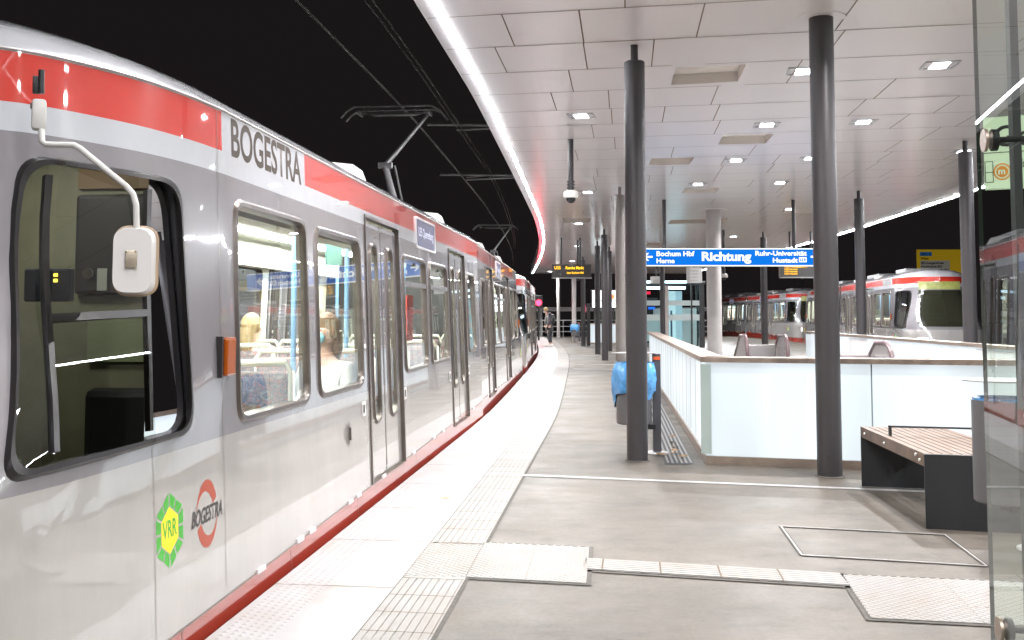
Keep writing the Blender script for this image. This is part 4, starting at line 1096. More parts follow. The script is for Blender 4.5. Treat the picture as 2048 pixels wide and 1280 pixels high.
        # skirt hinges, handle, seams
        for s_ in (-9.6, -8.9, -8.65, -7.7, -7.45, -6.6, -5.3, -4.2, -3.6, -2.6, -1.1): 
            k = MB(); z_ = .222 + .0125 * s_; k.add([PS(s_, z_ - .008, .012, sgn), PS(s_ + .13, z_ - .008, .012, sgn), PS(s_ + .13, z_ + .018, .012, sgn), PS(s_, z_ + .018, .012, sgn), PS(s_, z_ - .008, 0, sgn), PS(s_ + .13, z_ - .008, 0, sgn), PS(s_ + .13, z_ + .018, 0, sgn), PS(s_, z_ + .018, 0, sgn)], [(0, 1, 2, 3), (0, 4, 5, 1), (1, 5, 6, 2), (2, 6, 7, 3), (3, 7, 4, 0)])
            PARTS.append(('skirt_hinge', k.mesh('skirt_hinge', M_STEELL), [], None))
        k = MB()
        def ln(s0, z0, s1, z1, w_=.005):
            n_ = 14 if abs(z1 - z0) > abs(s1 - s0) else 6
            for i in range(n_):
                a_, b_ = i / n_, (i + 1) / n_; sa, sb2 = s0 + (s1 - s0) * a_, s0 + (s1 - s0) * b_; za_, zb2 = z0 + (z1 - z0) * a_, z0 + (z1 - z0) * b_
                if abs(z1 - z0) > abs(s1 - s0): q = [(sa - w_ / 2, za_), (sa + w_ / 2, za_), (sb2 + w_ / 2, zb2), (sb2 - w_ / 2, zb2)]
                else: q = [(sa, za_ - w_ / 2), (sa, za_ + w_ / 2), (sb2, zb2 + w_ / 2), (sb2, zb2 - w_ / 2)]
                k.add([PS(x_[0], x_[1], .0025, sgn) for x_ in q], [(0, 1, 2, 3)])
        ln(-10.02, .11, -10.02, 2.47, .004); ln(-10.81, .1, -10.81, .9, .004); ln(-5.62, .16, -5.62, .9, .006); ln(-1.36, .18, -1.36, .95, .006)
        for s_ in (-10.55, -9.0, -7.4, -5.1, -3.3): ln(s_, -.3, s_, .222 + .0125 * s_, .005)
        ln(-10.9, .085, -.02, .221, .006)
        PARTS.append(('panel_seam', k.mesh('panel_seam', mat('seam_grey', (.2, .17, .15), .5), fixn=False), [], None))
        k = MB().add([PS(-7.66, .53, .01, sgn), PS(-7.61, .53, .01, sgn), PS(-7.61, .68, .01, sgn), PS(-7.66, .68, .01, sgn)], [(0, 1, 2, 3)]); k.tube([PS(-7.635, .56, .02, sgn), PS(-7.635, .65, .02, sgn)], .008, 8)
        PARTS.append(('lock_handle', k.mesh('lock_handle', M_FRAME), [], None))
        k = MB(); c0 = PS(-9.99, 1.245, .022, sgn); k.box(c0, (.04, .125, .19), 0, bev=.012)
        k2 = MB(); c1 = PS(-10.07, 1.245, .012, sgn); k2.box(c1, (.03, .02, .2), 0)
        PARTS.append(('indicator_light', k.mesh('indicator_light', M_ORANGE), [('backing', k2.mesh('backing', M_DARK))], None))
        # destination box on the side
        k = MB(); q = rrect(-4.76, -3.68, 2.14, 2.415, .03, 3); n_ = len(q)
        k.add([PS(p[0], p[1], .006, sgn) for p in q] , [tuple(range(n_))])
        q2 = rrect(-4.78, -3.66, 2.12, 2.435, .04, 3)
        PARTS.append(('destination_box', k.mesh('destination_box', mat('dest_glass', (.05, .05, .10), .25, emit=.12, ecol=(.28, .28, .42))), [('rim', ringpart([(q2, 0), (q2, .014), (q, .014), (q, .006)], sgn, 'dest_rim', M_STEELL))], None))
        # lettering on the sides : (text, s at its middle, z base, height, width)
        for body, sm, z0, hgt, wid, m_, shear in (('BOGESTRA', -9.22, 2.265, .205, 1.22, M_TEXTG, 0), ('U35 Querenburg', -4.2, 2.22, .12, .86, mat('dest_text', (.5, .5, .6), .5, emit=.25), 0)):
            me = text_mesh(body, 1.0, m_, 1.0, .022 if body[0] == 'B' else .01, 'LEFT').copy()
            xs_ = [v_.co.x for v_ in me.vertices]; ys_ = [v_.co.y for v_ in me.vertices]; xa_, xb_, ya_, yb_ = min(xs_), max(xs_), min(ys_), max(ys_)
            for v_ in me.vertices:
                u_ = (v_.co.x - xa_) / (xb_ - xa_) - .5; z_ = z0 + (v_.co.y - ya_) / (yb_ - ya_) * hgt
                v_.co = Vector(PS(sm + u_ * wid * sgn, z_, .008 if body[0] == 'U' else .0008, sgn))
            PARTS.append(('lettering', me, [], None))
        # round company emblem and hexagonal transport emblem low on the nose side
        def emb(pts, m_, name, d=.0008):
            k = MB(); k.add([PS(-10.72 + u_ * sgn, z_, d, sgn) for u_, z_ in pts], [tuple(range(len(pts)))]); return k
        HX = [(0, .160), (.165, .08), (.165, -.075), (0, -.160), (-.155, -.08), (-.155, .075)]
        HX = [(x_ * .86, z_) for x_, z_ in HX]
        k = MB(); hexc = (-.0, .535)
        for i in range(6):
            a_, b_ = Vector(HX[i]), Vector(HX[(i + 1) % 6])
            for f0, f1 in ((.05, .46), (.54, .95)):
                o0, o1_ = a_.lerp(b_, f0), a_.lerp(b_, f1); i0, i1 = o0 * .66, o1_ * .66
                k.add([PS(-10.66 + (x_[0] + hexc[0]) * sgn, x_[1] + hexc[1], .0008, sgn) for x_ in (o0, o1_, i1, i0)], [(0, 1, 2, 3)])
        PARTS.append(('hexagon_emblem', k.mesh('hexagon_emblem', mat('emblem_green', (.05, .36, .03), .4)), [], None))
        k = MB().add([PS(-10.66 + (x_ * .62 + hexc[0]) * sgn, z_ * .62 + hexc[1], .0008, sgn) for x_, z_ in HX], [(0, 1, 2, 3, 4, 5)]); PARTS.append(('emblem_centre', k.mesh('emblem_centre', mat('emblem_yellow', (.85, .68, .01), .4)), [], None))
        for body, sm, z0, hgt, wid, m_, sk in (('VRR', -10.66, .505, .075, .145, mat('emblem_green', (.05, .36, .03), .4), .0), ('BOGESTRA', -10.245, .49, .075, .37, M_DARK, .25)):
            me = text_mesh(body, 1.0, m_, 1.0, .02, 'LEFT').copy()
            xs_ = [v_.co.x for v_ in me.vertices]; ys_ = [v_.co.y for v_ in me.vertices]; xa_, xb_, ya_, yb_ = min(xs_), max(xs_), min(ys_), max(ys_)
            for v_ in me.vertices:
                u_ = (v_.co.x - xa_) / (xb_ - xa_) - .5; t_ = (v_.co.y - ya_) / (yb_ - ya_)
                v_.co = Vector(PS(sm + (u_ * wid + t_ * hgt * sk) * sgn, z0 + t_ * hgt, .0016, sgn))
            PARTS.append(('lettering', me, [], None))
        k = MB(); n_ = 22
        for up in (1, -1):
            vs = []
            for i in range(n_ + 1):
                th = math.radians(22 + 148 * i / n_); w_ = .066 * math.sin(min(1, (1 - i / n_) * 1.15) * PI / 2) * .95 + .003
                for r_ in (1, 0):
                    rx, rz_ = .125 - (0 if r_ else w_ * .75), .155 - (0 if r_ else w_)
                    vs.append(PS(-10.245 + (rx * math.cos(th) * up) * sgn, .53 + rz_ * math.sin(th) * up, .0008, sgn))
            k.add(vs, [(2 * i, 2 * i + 2, 2 * i + 3, 2 * i + 1) for i in range(n_)])
        PARTS.append(('round_emblem', k.mesh('round_emblem', mat('emblem_red', (.36, .06, .03), .4)), [], None))
        # windscreen and front destination panel
        k = MB(); nn_ = 8
        def grid(s0, s1, z0, z1, d, mi=0):
            vs = [PS(s0 + (s1 - s0) * i / nn_, z0 + (z1 - z0) * j / nn_, d, sgn) for j in range(nn_ + 1) for i in range(nn_ + 1)]
            k.add(vs, [(j * (nn_ + 1) + i, j * (nn_ + 1) + i + 1, (j + 1) * (nn_ + 1) + i + 1, (j + 1) * (nn_ + 1) + i) for j in range(nn_) for i in range(nn_)], mi)
        def wgrid(z0, z1, d):
            vs = []
            for j in range(nn_ + 1):
                z_ = z0 + (z1 - z0) * j / nn_; s0 = -12.32 + (z_ - .95) / 1.35 * .72
                vs += [PS(s0 + (-13.25 - s0) * i / nn_, z_, d, sgn) for i in range(nn_ + 1)]
            k.add(vs, [(j * (nn_ + 1) + i, j * (nn_ + 1) + i + 1, (j + 1) * (nn_ + 1) + i + 1, (j + 1) * (nn_ + 1) + i) for j in range(nn_) for i in range(nn_)])
        wgrid(.95, 2.06, .008)
        PARTS.append(('windscreen', k.mesh('windscreen', mat('windscreen', (.022, .022, .014), .16, coat=.3)), [], None))
        k = MB(); wgrid(2.09, 2.33, .010)
        PARTS.append(('front_display', k.mesh('front_display', mat('front_display', (.30, .31, .10), .4, emit=.08, noise=.5, nscale=7, ecol=(.75, .8, .18))), [], None))
        k = MB(); grid(-12.32, -12.62, .42, .62, .012)
        PARTS.append(('headlight', k.mesh('headlight', emis('head_lamp', (1, .95, .85), 3)), [], None))
    # roof
    ring0 = [PS(s, 2.48, 0, 1) for s in [0] + [-9.95 * i / 6 for i in range(1, 7)] + [-9.95 - .15 * i for i in range(1, 23)]]
    ring0 = ring0 + [(-p[0], p[1], p[2]) for p in ring0[::-1][1:]]
    k = MB(); n_ = len(ring0); vs = []
    for f_, z_ in ((0, 2.48), (.035, 2.535), (.13, 2.60), (.35, 2.68), (.7, 2.72), (1, 2.73)):
        for p in ring0:
            cyv = max(p[1], -10.6); vs.append((p[0] * (1 - f_), p[1] + (cyv - p[1]) * f_, z_))
    k.add(vs, [(i * n_ + j, i * n_ + j + 1, (i + 1) * n_ + j + 1, (i + 1) * n_ + j) for i in range(5) for j in range(n_ - 1)])
    PARTS.append(('roof', k.mesh('roof', LIV, smooth=True), [], None))
    k = MB()
    for sgn in (1, -1):
        pts = [PS(s, 2.485, .004, sgn) for s in [0] + [-9.95 * i / 6 for i in range(1, 7)] + [-9.95 - .15 * i for i in range(1, 12)]]
        k.tube(pts, .005, 6)
    PARTS.append(('rain_gutter', k.mesh('rain_gutter', M_WHITEP), [], None))
    for s0 in (-6.55, -2.4):
        for sgn in (1, -1):
            k = MB(); L_ = .33
            xs_ = [(W - .19) * sgn, (W - .46) * sgn]
            vs = [(xs_[0], s0 - L_, 2.55), (xs_[0], s0 + L_ * .6, 2.52), (xs_[0] - .07 * sgn, s0 + L_, 2.60), (xs_[0] - .05 * sgn, s0 + L_ * .5, 2.665), (xs_[0] - .05 * sgn, s0 - L_ * .5, 2.675), (xs_[1], s0 - L_ * .8, 2.58), (xs_[1], s0 + L_, 2.58), (xs_[1], s0 + L_ * .5, 2.69), (xs_[1], s0 - L_ * .5, 2.70)]
            k.add(vs, [(0, 1, 2, 3, 4), (4, 3, 7, 8), (3, 2, 6, 7), (0, 4, 8, 5), (5, 8, 7, 6)])
            PARTS.append(('roof_vent', k.mesh('roof_vent', M_WHITEP), [], None))
    for y_, l_e in ((-8.6, 1.4), (-3.8, 2.2)):
        k = MB().box((0, y_, 2.75), (1.1, l_e, .15), bev=.04); PARTS.append(('roof_equipment', k.mesh('roof_equipment', M_ALU), [], None))
    k = MB().lathe((.60, -9.9, 2.62), [(.10, 0), (.10, .045), (.09, .06), (0, .068)], 24); PARTS.append(('antenna_dome', k.mesh('antenna_dome', mat('dark_dome', (.12, .12, .12), .4), smooth=True), [], None))
    # interior
    k = MB().box((0, -5.0, -.02), (2.3, 9.9, .04)); k.box((0, -10.9, -.02), (2.0, 1.8, .04), mi=1); PARTS.append(('floor', k.mesh('floor', [mat('tram_floor', (.25, .25, .24), .5), M_DARK]), [], None))
    k = MB().box((0, -4.99, 2.30), (2.14, 9.9, .03)); PARTS.append(('inner_ceiling', k.mesh('inner_ceiling', mat('inner_ceiling', (.75, .76, .70), .4)), [], None))
    for x_ in (-.52, .52):
        k = MB()
        for i in range(6): k.box((x_, -8.95 + i * 1.58, 2.276), (.20, 1.50, .012))
        PARTS.append(('light_strip', k.mesh('light_strip', emis('tram_light', (.94, 1, .94), 27)), [], None))
    for x_ in (-.98, .98):
        PARTS.append(('cove_panel', MB().bar((x_ * .98 , -9.75, 2.11), (x_ * .98, -.1, 2.11), .14, .24).mesh('cove_panel', M_CREAM), [], None))
    k = MB().box((0, -9.97, 1.14), (2.2, .05, 2.30)); PARTS.append(('cab_partition', k.mesh('cab_partition', M_CREAM), [], None))
    # cab fittings
    k = MB().box((0, -10.01, 1.14), (2.1, .02, 2.26)); k.box((-.62, -10.6, 1.15), (.04, 1.1, 2.2)); PARTS.append(('cab_wall', k.mesh('cab_wall', M_CABIN), [], None))
    for sg_ in (1, -1):
      k = MB(); k.box((.635 * sg_, -10.045, 1.80), (.47, .05, .50), bev=.05, mi=0); k.box((.555 * sg_, -10.075, 1.625), (.05, .008, .11), mi=1); k.box((.625 * sg_, -10.075, 1.625), (.045, .008, .12), mi=2); k.tube([(.48 * sg_, -10.06, 1.655), (.48 * sg_, -10.085, 1.655)], .026, 16, mi=2)
      k.box((.615 * sg_, -10.035, 1.325), (.29, .02, .21), mi=3); k.box((.70 * sg_, -10.035, 2.13), (.6, .02, .10), mi=4); k.tube([(.93 * sg_, -10.05, 1.0), (.93 * sg_, -10.05, 2.1)], .008, 8, mi=2)
      if sg_ == 1: PARTS.append(('cab_cabinet', k.mesh('cab_cabinet', [M_DARK, mat('paper_white', (.4, .42, .38), .6), M_FRAME, mat('cab_plate', (.26, .30, .18), .5), mat('cab_wood', (.22, .13, .06), .5)]), [], None))
   
    PARTS.append(('cab_cabinet', k.mesh('cab_cabinet', [M_DARK, mat('paper_white', (.4, .42, .38), .6), M_FRAME, mat('cab_plate', (.26, .30, .18), .5), mat('cab_wood', (.22, .13, .06), .5)]), [], None))
    k = MB().box((0, -11.55, .78), (1.8, .55, .30), bev=.05); k.box((.3, -11.35, .97), (.7, .3, .06), bev=.02); k.tube([(.35, -11.3, .98), (.38, -11.28, 1.10)], [.012, .012]); k.lathe((.38, -11.28, 1.10), [(0, .03), (.025, .02), (.03, 0), (.02, -.02), (0, -.03)], 12); k.box((.78, -10.3, .93), (.34, .10, .36), bev=.04); k.box((.72, -10.55, .72), (.40, .42, .10), bev=.04)
    PARTS.append(('driver_desk', k.mesh('driver_desk', M_BLACK), [], None))
    k = MB().box((.52, -10.5, 1.585), (.22, .05, .15), bev=.01); PARTS.append(('cab_display', k.mesh('cab_display', mat('cab_disp', (.02, .025, .04), .3)), [('warning_lamp', MB().box((.565, -10.53, 1.63), (.016, .005, .014)).box((.565, -10.53, 1.605), (.016, .005, .014)).mesh('warning_lamp', emis('cab_yellow', (1, .7, .05), 2)))], None))
    # seats
    def seat(x_, y_, face):
        a = MB(); a.box((x_, y_, .42), (.46, .44, .10), bev=.04); b_ = MB().box((x_, y_ - face * .24, .78), (.46, .09, .66), bev=.04)
        c_ = MB(); c_.tube([(x_ - .23, y_ - face * .27, .35), (x_ - .24, y_ - face * .27, 1.10), (x_ - .2, y_ - face * .27, 1.16), (x_ + .2, y_ - face * .27, 1.16), (x_ + .24, y_ - face * .27, 1.10), (x_ + .23, y_ - face * .27, .35)], .022, 8)
        me_ = a.mesh('seat', M_SEAT); PARTS.append(('seat', me_, [('backrest', b_.mesh('backrest', M_SEAT)), ('seat_frame', c_.mesh('seat_frame', M_CREAM, smooth=True))], None))
    for x_ in (-.88, -.40, .42, .90):
        for y_, fc in ((-9.5, 1), (-8.58, 1), (-6.98 if x_ > 0 else -7.75, -1), (-5.0, 1), (-3.9, -1), (-.75, -1)):
            if abs(x_) < .5 and y_ < -9: continue
            seat(x_, y_, fc)
    for x_, y_ in ((.55, -8.9), (.62, -7.15), (-.62, -7.15), (.62, -5.55), (-.62, -5.55), (.62, -2.9), (-.62, -2.9), (-.62, -1.25), (.62, -1.25), (-.5, -8.3)):
        PARTS.append(('grab_pole', MB().cyl((x_, y_), .022, .0, 2.29, 12).mesh('grab_pole', M_BLUEP, smooth=True), [], None))
    for x_ in (.97, -.97): PARTS.append(('draught_screen', MB().box((x_, -7.08, 1.15), (.34, .02, .7)).mesh('draught_screen', M_GLASS), [], None))
    k = MB().box((.55, -5.75, 2.0), (.15, .03, .2)); PARTS.append(('info_screen', k.mesh('info_screen', mat('info_screen', (.05, .13, .11), .3)), [], None))
    for c_ in ((-1.08, -4.7, 1.45), (1.09, -4.95, 1.42)): PARTS.append(('red_notice', MB().box(c_, (.015, .3, .44)).mesh('red_notice', mat('red_notice', (.75, .10, .08), .5)), [], None))
    k = MB().lathe((.2, -9.1, 2.285), [(0, 0), (.07, -.0), (.065, -.03), (.04, -.07), (0, -.08)], 18); PARTS.append(('dome_camera', k.mesh('inner_camera', M_WHITEP, smooth=True), [], None))
    # underframe
    k = MB().box((0, -5.8, -.55), (1.9, 10.5, .5)); PARTS.append(('underframe', k.mesh('underframe', M_BLACK), [], None))
make_half()
BELL = MB()
for i in range(8): BELL.box((0, -.12 + i * .034, 1.15), (2.20 - (i % 2) * .08, .018, 2.5))
BELLM = BELL.mesh('bellows', M_DARK)
def half_M(ax, ay, k, cabnear, zoff, left=True):
    # (ax, ay) = point on the platform-side face line at the articulation; k = dX/dY of the line
    a = math.atan(k); side = -1 if left else 1
    cx_, cy_ = ax + side * W * math.cos(a), ay - side * W * math.sin(a)
    return Matrix.Translation((cx_, cy_, zoff)) @ Matrix.Rotation(-a + (0 if cabnear else PI), 4, 'Z')
def add_half(root, M):
    inv = root.matrix_basis.inverted()
    for name, me, subs, lab in PARTS:
        o = link(name, me, root, inv @ M)
        for sn, sm_ in subs: link(sn, sm_, o)
def pantograph(root, M, y0=-1.0):
    inv = root.matrix_basis.inverted() @ M
    k = MB()
    k.box((0, y0, 2.80), (1.0, .9, .08)); k.tube([(.06, y0 + .25, 2.75), (-.05, y0 - .25, 3.5)], [.06, .045], 10)
    k.tube([(-.05, y0 - .25, 3.5), (.12, y0 - .1, 3.75), (.48, y0 + .15, 4.28)], [.035, .028, .022], 10); k.tube([(.12, y0 + .35, 2.85), (.08, y0 - .20, 3.5)], .014, 8); k.tube([(-.14, y0 - .24, 3.5), (.05, y0 - .24, 3.5)], .045, 8)
    k.tube([(-.32, y0 + .15, 4.28), (.32, y0 + .15, 4.28)], .02, 8)
    o = link('pantograph', k.mesh('pantograph_arm', M_ALU, smooth=True), root, inv)
    for dy in (-.14, .14):
        b = MB().tube([(-.74, y0 + .15 + dy, 4.22), (-.66, y0 + .15 + dy, 4.31), (-.56, y0 + .15 + dy, 4.37), (-.5, y0 + .15 + dy, 4.375), (.5, y0 + .15 + dy, 4.375), (.56, y0 + .15 + dy, 4.37), (.66, y0 + .15 + dy, 4.31), (.74, y0 + .15 + dy, 4.22)], .013, 8)
        c_ = link('contact_strip', b.mesh('contact_strip', M_ALU, smooth=True), o)
    c_ = MB().bar((-.5, y0 + .01, 4.30), (-.5, y0 + .29, 4.30), .03, .05); c_.bar((.5, y0 + .01, 4.30), (.5, y0 + .29, 4.30), .03, .05); c_.bar((-.32, y0 + .15, 4.28), (-.5, y0 + .15, 4.33), .02, .02); c_.bar((.32, y0 + .15, 4.28), (.5, y0 + .15, 4.33), .02, .02); c_.bar((-.5, y0 + .15, 4.30), (.5, y0 + .15, 4.30), .02, .02)
    link('strip_yoke', c_.mesh('strip_yoke', M_ALU), o)
def tram(label, halves, zoff, left, pan=None, group=None, bell=True):
    ax, ay = halves[0][0], halves[0][1]
    root = thing('tram', label, 'tram', (ax, ay, zoff), 0, group)
    bpy.context.view_layer.update()
    Ms = []
    for (hx, hy, kk_, cn) in halves:
        M = half_M(hx, hy, kk_, cn, zoff, left); Ms.append(M); add_half(root, M)
    if bell: link('bellows', BELLM, root, root.matrix_basis.inverted() @ Ms[0])
    if pan is not None: pantograph(root, Ms[pan[0]], pan[1])
    return root, Ms
TG = 'red and white trams'
tramA, MsA = tram('nearest red and white tram along the white platform edge, with its cab beside the camera', [(-1.875 + .0965 * 15.15, 15.15, .0965, True), (-.43, 15.38, .0622, False)], 0, True, pan=(0, -.7), group=TG)
MA = MsA[0]
tramB, MsB = tram('second red and white tram coupled behind the nearest one on the left track', [(.965, 40.45, .0482, True), (.98, 40.7, .0205, False)], 0, True, pan=(0, -6.5), group=TG)
tramC, MsC = tram('farthest left tram, only a sliver visible before the red signal', [(1.24, 65.6, .002, True)], 0, True, group=TG, bell=False)
tramD, MsD = tram('right hand red and white tram arriving beyond the balustrade with a large dark windscreen', [(13.60, 43.75, .146, True), (13.63, 44.0, .141, False)], .15, False, group=TG)
tramE, MsE = tram('right hand tram following behind the arriving one, left of the thick pale column', [(15.42, 69.4, .004, True), (15.42, 69.7, -.02, False)], .15, False, group=TG)

# wing mirror on the nearest tram
def A2W(p): return MA @ Vector(p)
mr = bpy.data.objects.new('wing_mirror', None)
inv = tramA.matrix_basis.inverted()
def wp(px, py, Y): x, z = pxz(px, py, Y); return (x, Y, z)
I = inv
k = MB(); c0 = Vector(wp(78, 230, 3.88)); k.box(c0, (.05, .06, .115), .4, bev=.012)
wm = k.build('mirror_arm', M_WHITEP, tramA, smooth=True, M=I)
def sub(name, mb, m, par, smooth=True):
    return mb.build(name, m, par, smooth=smooth)
sub('mirror_tube', MB().tube([wp(83, 258, 3.87), wp(84, 283, 3.86), wp(92, 289, 3.86), wp(148, 290, 3.88), wp(160, 297, 3.88), wp(252, 372, 3.92), wp(266, 388, 3.92), wp(272, 410, 3.92), wp(275, 525, 3.92)], .0115, 12), M_WHITEP, wm)
k = MB()
cx0, cz0 = pxz(272, 522, 3.94); q = rrect(-.074, .074, -.128, .128, .055, 8); n_ = len(q)
vs = [(cx0 + p[0] * .95, 3.94 + p[0] * .3, cz0 + p[1]) for p in q] + [(cx0 + p[0] * .86, 3.90 + p[0] * .3, cz0 + p[1] * .93) for p in q]
vs2 = [(cx0 + p[0], 3.955 + p[0] * .3, cz0 + p[1] * 1.02) for p in q]
k.add(vs, [tuple(range(n_, 2 * n_))] + [(i, (i + 1) % n_, n_ + (i + 1) % n_, n_ + i) for i in range(n_)])
sub('mirror_shell', k, mat('mirror_white', (.72, .68, .67), .25, coat=.5), wm)
k = MB().tube(vs[:n_], .006, 8, closed=True); k.add(vs2, [tuple(range(n_))]); sub('mirror_rim', k, mat('mirror_rim', (.42, .30, .20), .5), wm)
k = MB(); k.box((cx0 - .002, 3.893, cz0 + .005), (.042, .012, .065), .3, bev=.004)
for dx in (-.016, .016):
    for dz in (-.025, .032): k.tube([(cx0 + dx, 3.888 + dx * .3, cz0 + dz), (cx0 + dx, 3.882 + dx * .3, cz0 + dz)], .0035, 8)
sub('mirror_clamp', k, mat('clamp', (.45, .38, .30), .4, .5), wm)
k = MB().tube([wp(83, 140, 3.86), wp(83, 187, 3.86)], .011, 12); k.box(wp(74, 170, 3.88), (.03, .03, .065), .4, bev=.004); k.build('antenna', M_BLACK, tramA, smooth=True, M=I)
k = MB().box(wp(67, 212, 3.87), (.02, .02, .02), .3)
k.build('bracket_bolt', M_BLACK, tramA, M=I)

cl_ = bpy.data.lights.new('cab_fill', 'AREA'); cl_.size = .3; cl_.energy = 3.6; cl_.color = (1, 1, .9)  # fill light added to brighten the dark cab interior
co_ = bpy.data.objects.new('cab_fill', cl_); COL.objects.link(co_); co_.parent = tramA; co_.matrix_local = inv @ MA @ Matrix.Translation((.35, -10.7, 2.35))
# ------------------------------------------------------------------ overhead line
def ctr(y, s=1.25): return ex(y) - s
cable_y = ys(-6, 64, 2.5)
wr = MB().tube([(ctr(y), y, 4.47 + (.05 if y < 30 else 0)) for y in cable_y], .016, 6); tag(wr.build('contact_wire', M_WIRE), 'single thin contact wire stretched above the left hand trams', 'wire')
for dx, lab in ((0, 'left'), (.09, 'right')):
    wr = MB().tube([(ctr(y) + dx + .02, y, 5.55 - .2 * math.sin((y % 30) / 30 * PI)) for y in cable_y], .013, 6); tag(wr.build('messenger_wire', M_WIRE), 'upper support wire above the contact wire, %s one of the close pair' % lab, 'wire')
for yq, zq, lab in ((23.6, 4.62, 'lower'), (21.6, 5.40, 'upper')):
    k = MB().tube([(ctr(yq) - .55, yq, zq), (interp(COUT, yq) + .3, yq, zq - .02)], .03, 10); k.tube([(ctr(yq) + .05, yq, zq - .12), (interp(COUT, yq) + .2, yq, zq - .05)], .018, 8)
    tag(k.build('wire_bracket', M_ALU), '%s grey bracket arm holding the overhead wires beside the canopy edge' % lab, 'bracket')
k = MB().tube([(ctr(24), 24, 4.6), (ctr(36) + .2, 36, 6.3)], .012, 6); tag(k.build('stay_wire', M_ALU), 'thin slanting stay wire running up from the bracket arm', 'wire')
rl_ = MB()
for d in (-.53, -1.97):
    yy = ys(-6, 66, 3); rl_.strip([(ex(y) + d, y) for y in yy], [(ex(y) + d + .07, y) for y in yy], -.9, th=.14)
struct(rl_.build('rails', M_RAIL))
rl_ = MB()
for d in (.53, 1.97):
    yy = ys(-6, 70, 3); rl_.strip([(interp(REDGE, y) + d, y) for y in yy], [(interp(REDGE, y) + d + .07, y) for y in yy], -.9, th=.14)
struct(rl_.build('rails', M_RAIL))

# ------------------------------------------------------------------ people
def skin_body(name, joints, edges, m, parent=None, sub_=2):
    me = bpy.data.meshes.new(name); me.from_pydata([j[0] for j in joints], edges, [])
    o = bpy.data.objects.new(name, me); COL.objects.link(o)
    md = o.modifiers.new('skin', 'SKIN'); md.use_smooth_shade = True
    for i, j in enumerate(joints):
        r = j[1]; o.data.skin_vertices[0].data[i].radius = r if isinstance(r, tuple) else (r, r)
    o.data.skin_vertices[0].data[0].use_root = True
    ss = o.modifiers.new('sub', 'SUBSURF'); ss.levels = sub_; ss.render_levels = sub_
    bpy.context.view_layer.update()
    nm = bpy.data.meshes.new_from_object(o.evaluated_get(bpy.context.evaluated_depsgraph_get()))
    bpy.data.objects.remove(o)
    nm.materials.clear(); nm.materials.append(m)
    return link(name, nm, parent)
def blob(c, r, name, m, parent, n=20, f=None):
    k = MB(); vs = []
    for i in range(n // 2 + 1):
        th = PI * i / (n // 2)
        for j in range(n):
            ph = 2 * PI * j / n; p = Vector((math.sin(th) * math.cos(ph), math.sin(th) * math.sin(ph), math.cos(th)))
            s_ = f(p) if f else 1
            vs.append((c[0] + p.x * r[0] * s_, c[1] + p.y * r[1] * s_, c[2] + p.z * r[2] * s_))
    k.add(vs, [(i * n + j, i * n + (j + 1) % n, (i + 1) * n + (j + 1) % n, (i + 1) * n + j) for i in range(n // 2) for j in range(n)])
    return k.build(name, m, parent, smooth=True)
M_HAIR = mat('blond_hair', (.55, .36, .17), .6, noise=.4, nscale=40)
# the person stepping towards the tram, facing left (-x)
pe = thing('person', 'standing person in a dark coat with a black backpack, facing left towards the tram', 'person', (1.74, 49.4, 0))
J = [((.0, 0, .95), (.13, .16)), ((-.03, 0, 1.15), (.12, .17)), ((-.07, 0, 1.36), (.12, .19)), ((-.11, 0, 1.48), .06), ((-.14, 0, 1.56), .055), ((-.165, 0, 1.64), (.095, .08)), ((-.17, 0, 1.71), (.09, .075)),
     ((-.06, -.19, 1.38), .062), ((-.03, -.25, 1.13), .05), ((-.13, -.24, .93), .036), ((-.06, .19, 1.38), .062), ((-.05, .24, 1.13), .05), ((-.18, .22, .95), .036),
     ((.02, -.09, .88), .095), ((-.05, -.09, .50), .065), ((.03, -.09, .10), .042), ((-.10, -.09, .045), .038), ((.06, .09, .88), .095), ((.05, .09, .50), .065), ((.10, .09, .10), .042), ((-.02, .09, .045), .038),
     ((-.17, -.24, .86), .03), ((-.22, .22, .88), .03)]
E_ = [(0, 1), (1, 2), (2, 3), (3, 4), (4, 5), (5, 6), (2, 7), (7, 8), (8, 9), (2, 10), (10, 11), (11, 12), (0, 13), (13, 14), (14, 15), (15, 16), (0, 17), (17, 18), (18, 19), (19, 20), (9, 21), (12, 22)]
skin_body('body', J, E_, M_SKIN, pe)
Jc = [((.0, 0, .98), (.17, .20)), ((-.03, 0, 1.15), (.155, .20)), ((-.07, 0, 1.36), (.15, .215)), ((-.11, 0, 1.49), .085), ((-.06, -.19, 1.38), .085), ((-.03, -.26, 1.13), .07), ((-.12, -.25, .98), .05), ((-.06, .19, 1.38), .085), ((-.05, .25, 1.13), .07), ((-.16, .23, .99), .05), ((.03, 0, .72), (.19, .20))]
Ec = [(0, 1), (1, 2), (2, 3), (2, 4), (4, 5), (5, 6), (2, 7), (7, 8), (8, 9), (0, 10)]
skin_body('coat', Jc, Ec, mat('coat_grey', (.10, .085, .095), .7), pe)
Jt = [((.03, 0, .80), (.12, .15)), ((.02, -.09, .74), .10), ((-.05, -.09, .48), .078), ((.03, -.09, .13), .056), ((.06, .09, .74), .10), ((.05, .09, .48), .078), ((.10, .09, .13), .056)]
skin_body('trousers', Jt, [(0, 1), (1, 2), (2, 3), (0, 4), (4, 5), (5, 6)], mat('trousers_dark', (.05, .048, .055), .7), pe)
for sx, x_ in ((-.09, -.03), (.09, .05)):
    MB().box((x_ - .0, sx, .035), (.28, .095, .07), 0, bev=.03).build('shoe', mat('shoe_white', (.7, .7, .7), .5), pe, smooth=True)
blob((-.145, 0, 1.70), (.115, .09, .115), 'hair', M_HAIR, pe, f=lambda p: 1 if p.z > -.35 or p.x > .0 else .7)
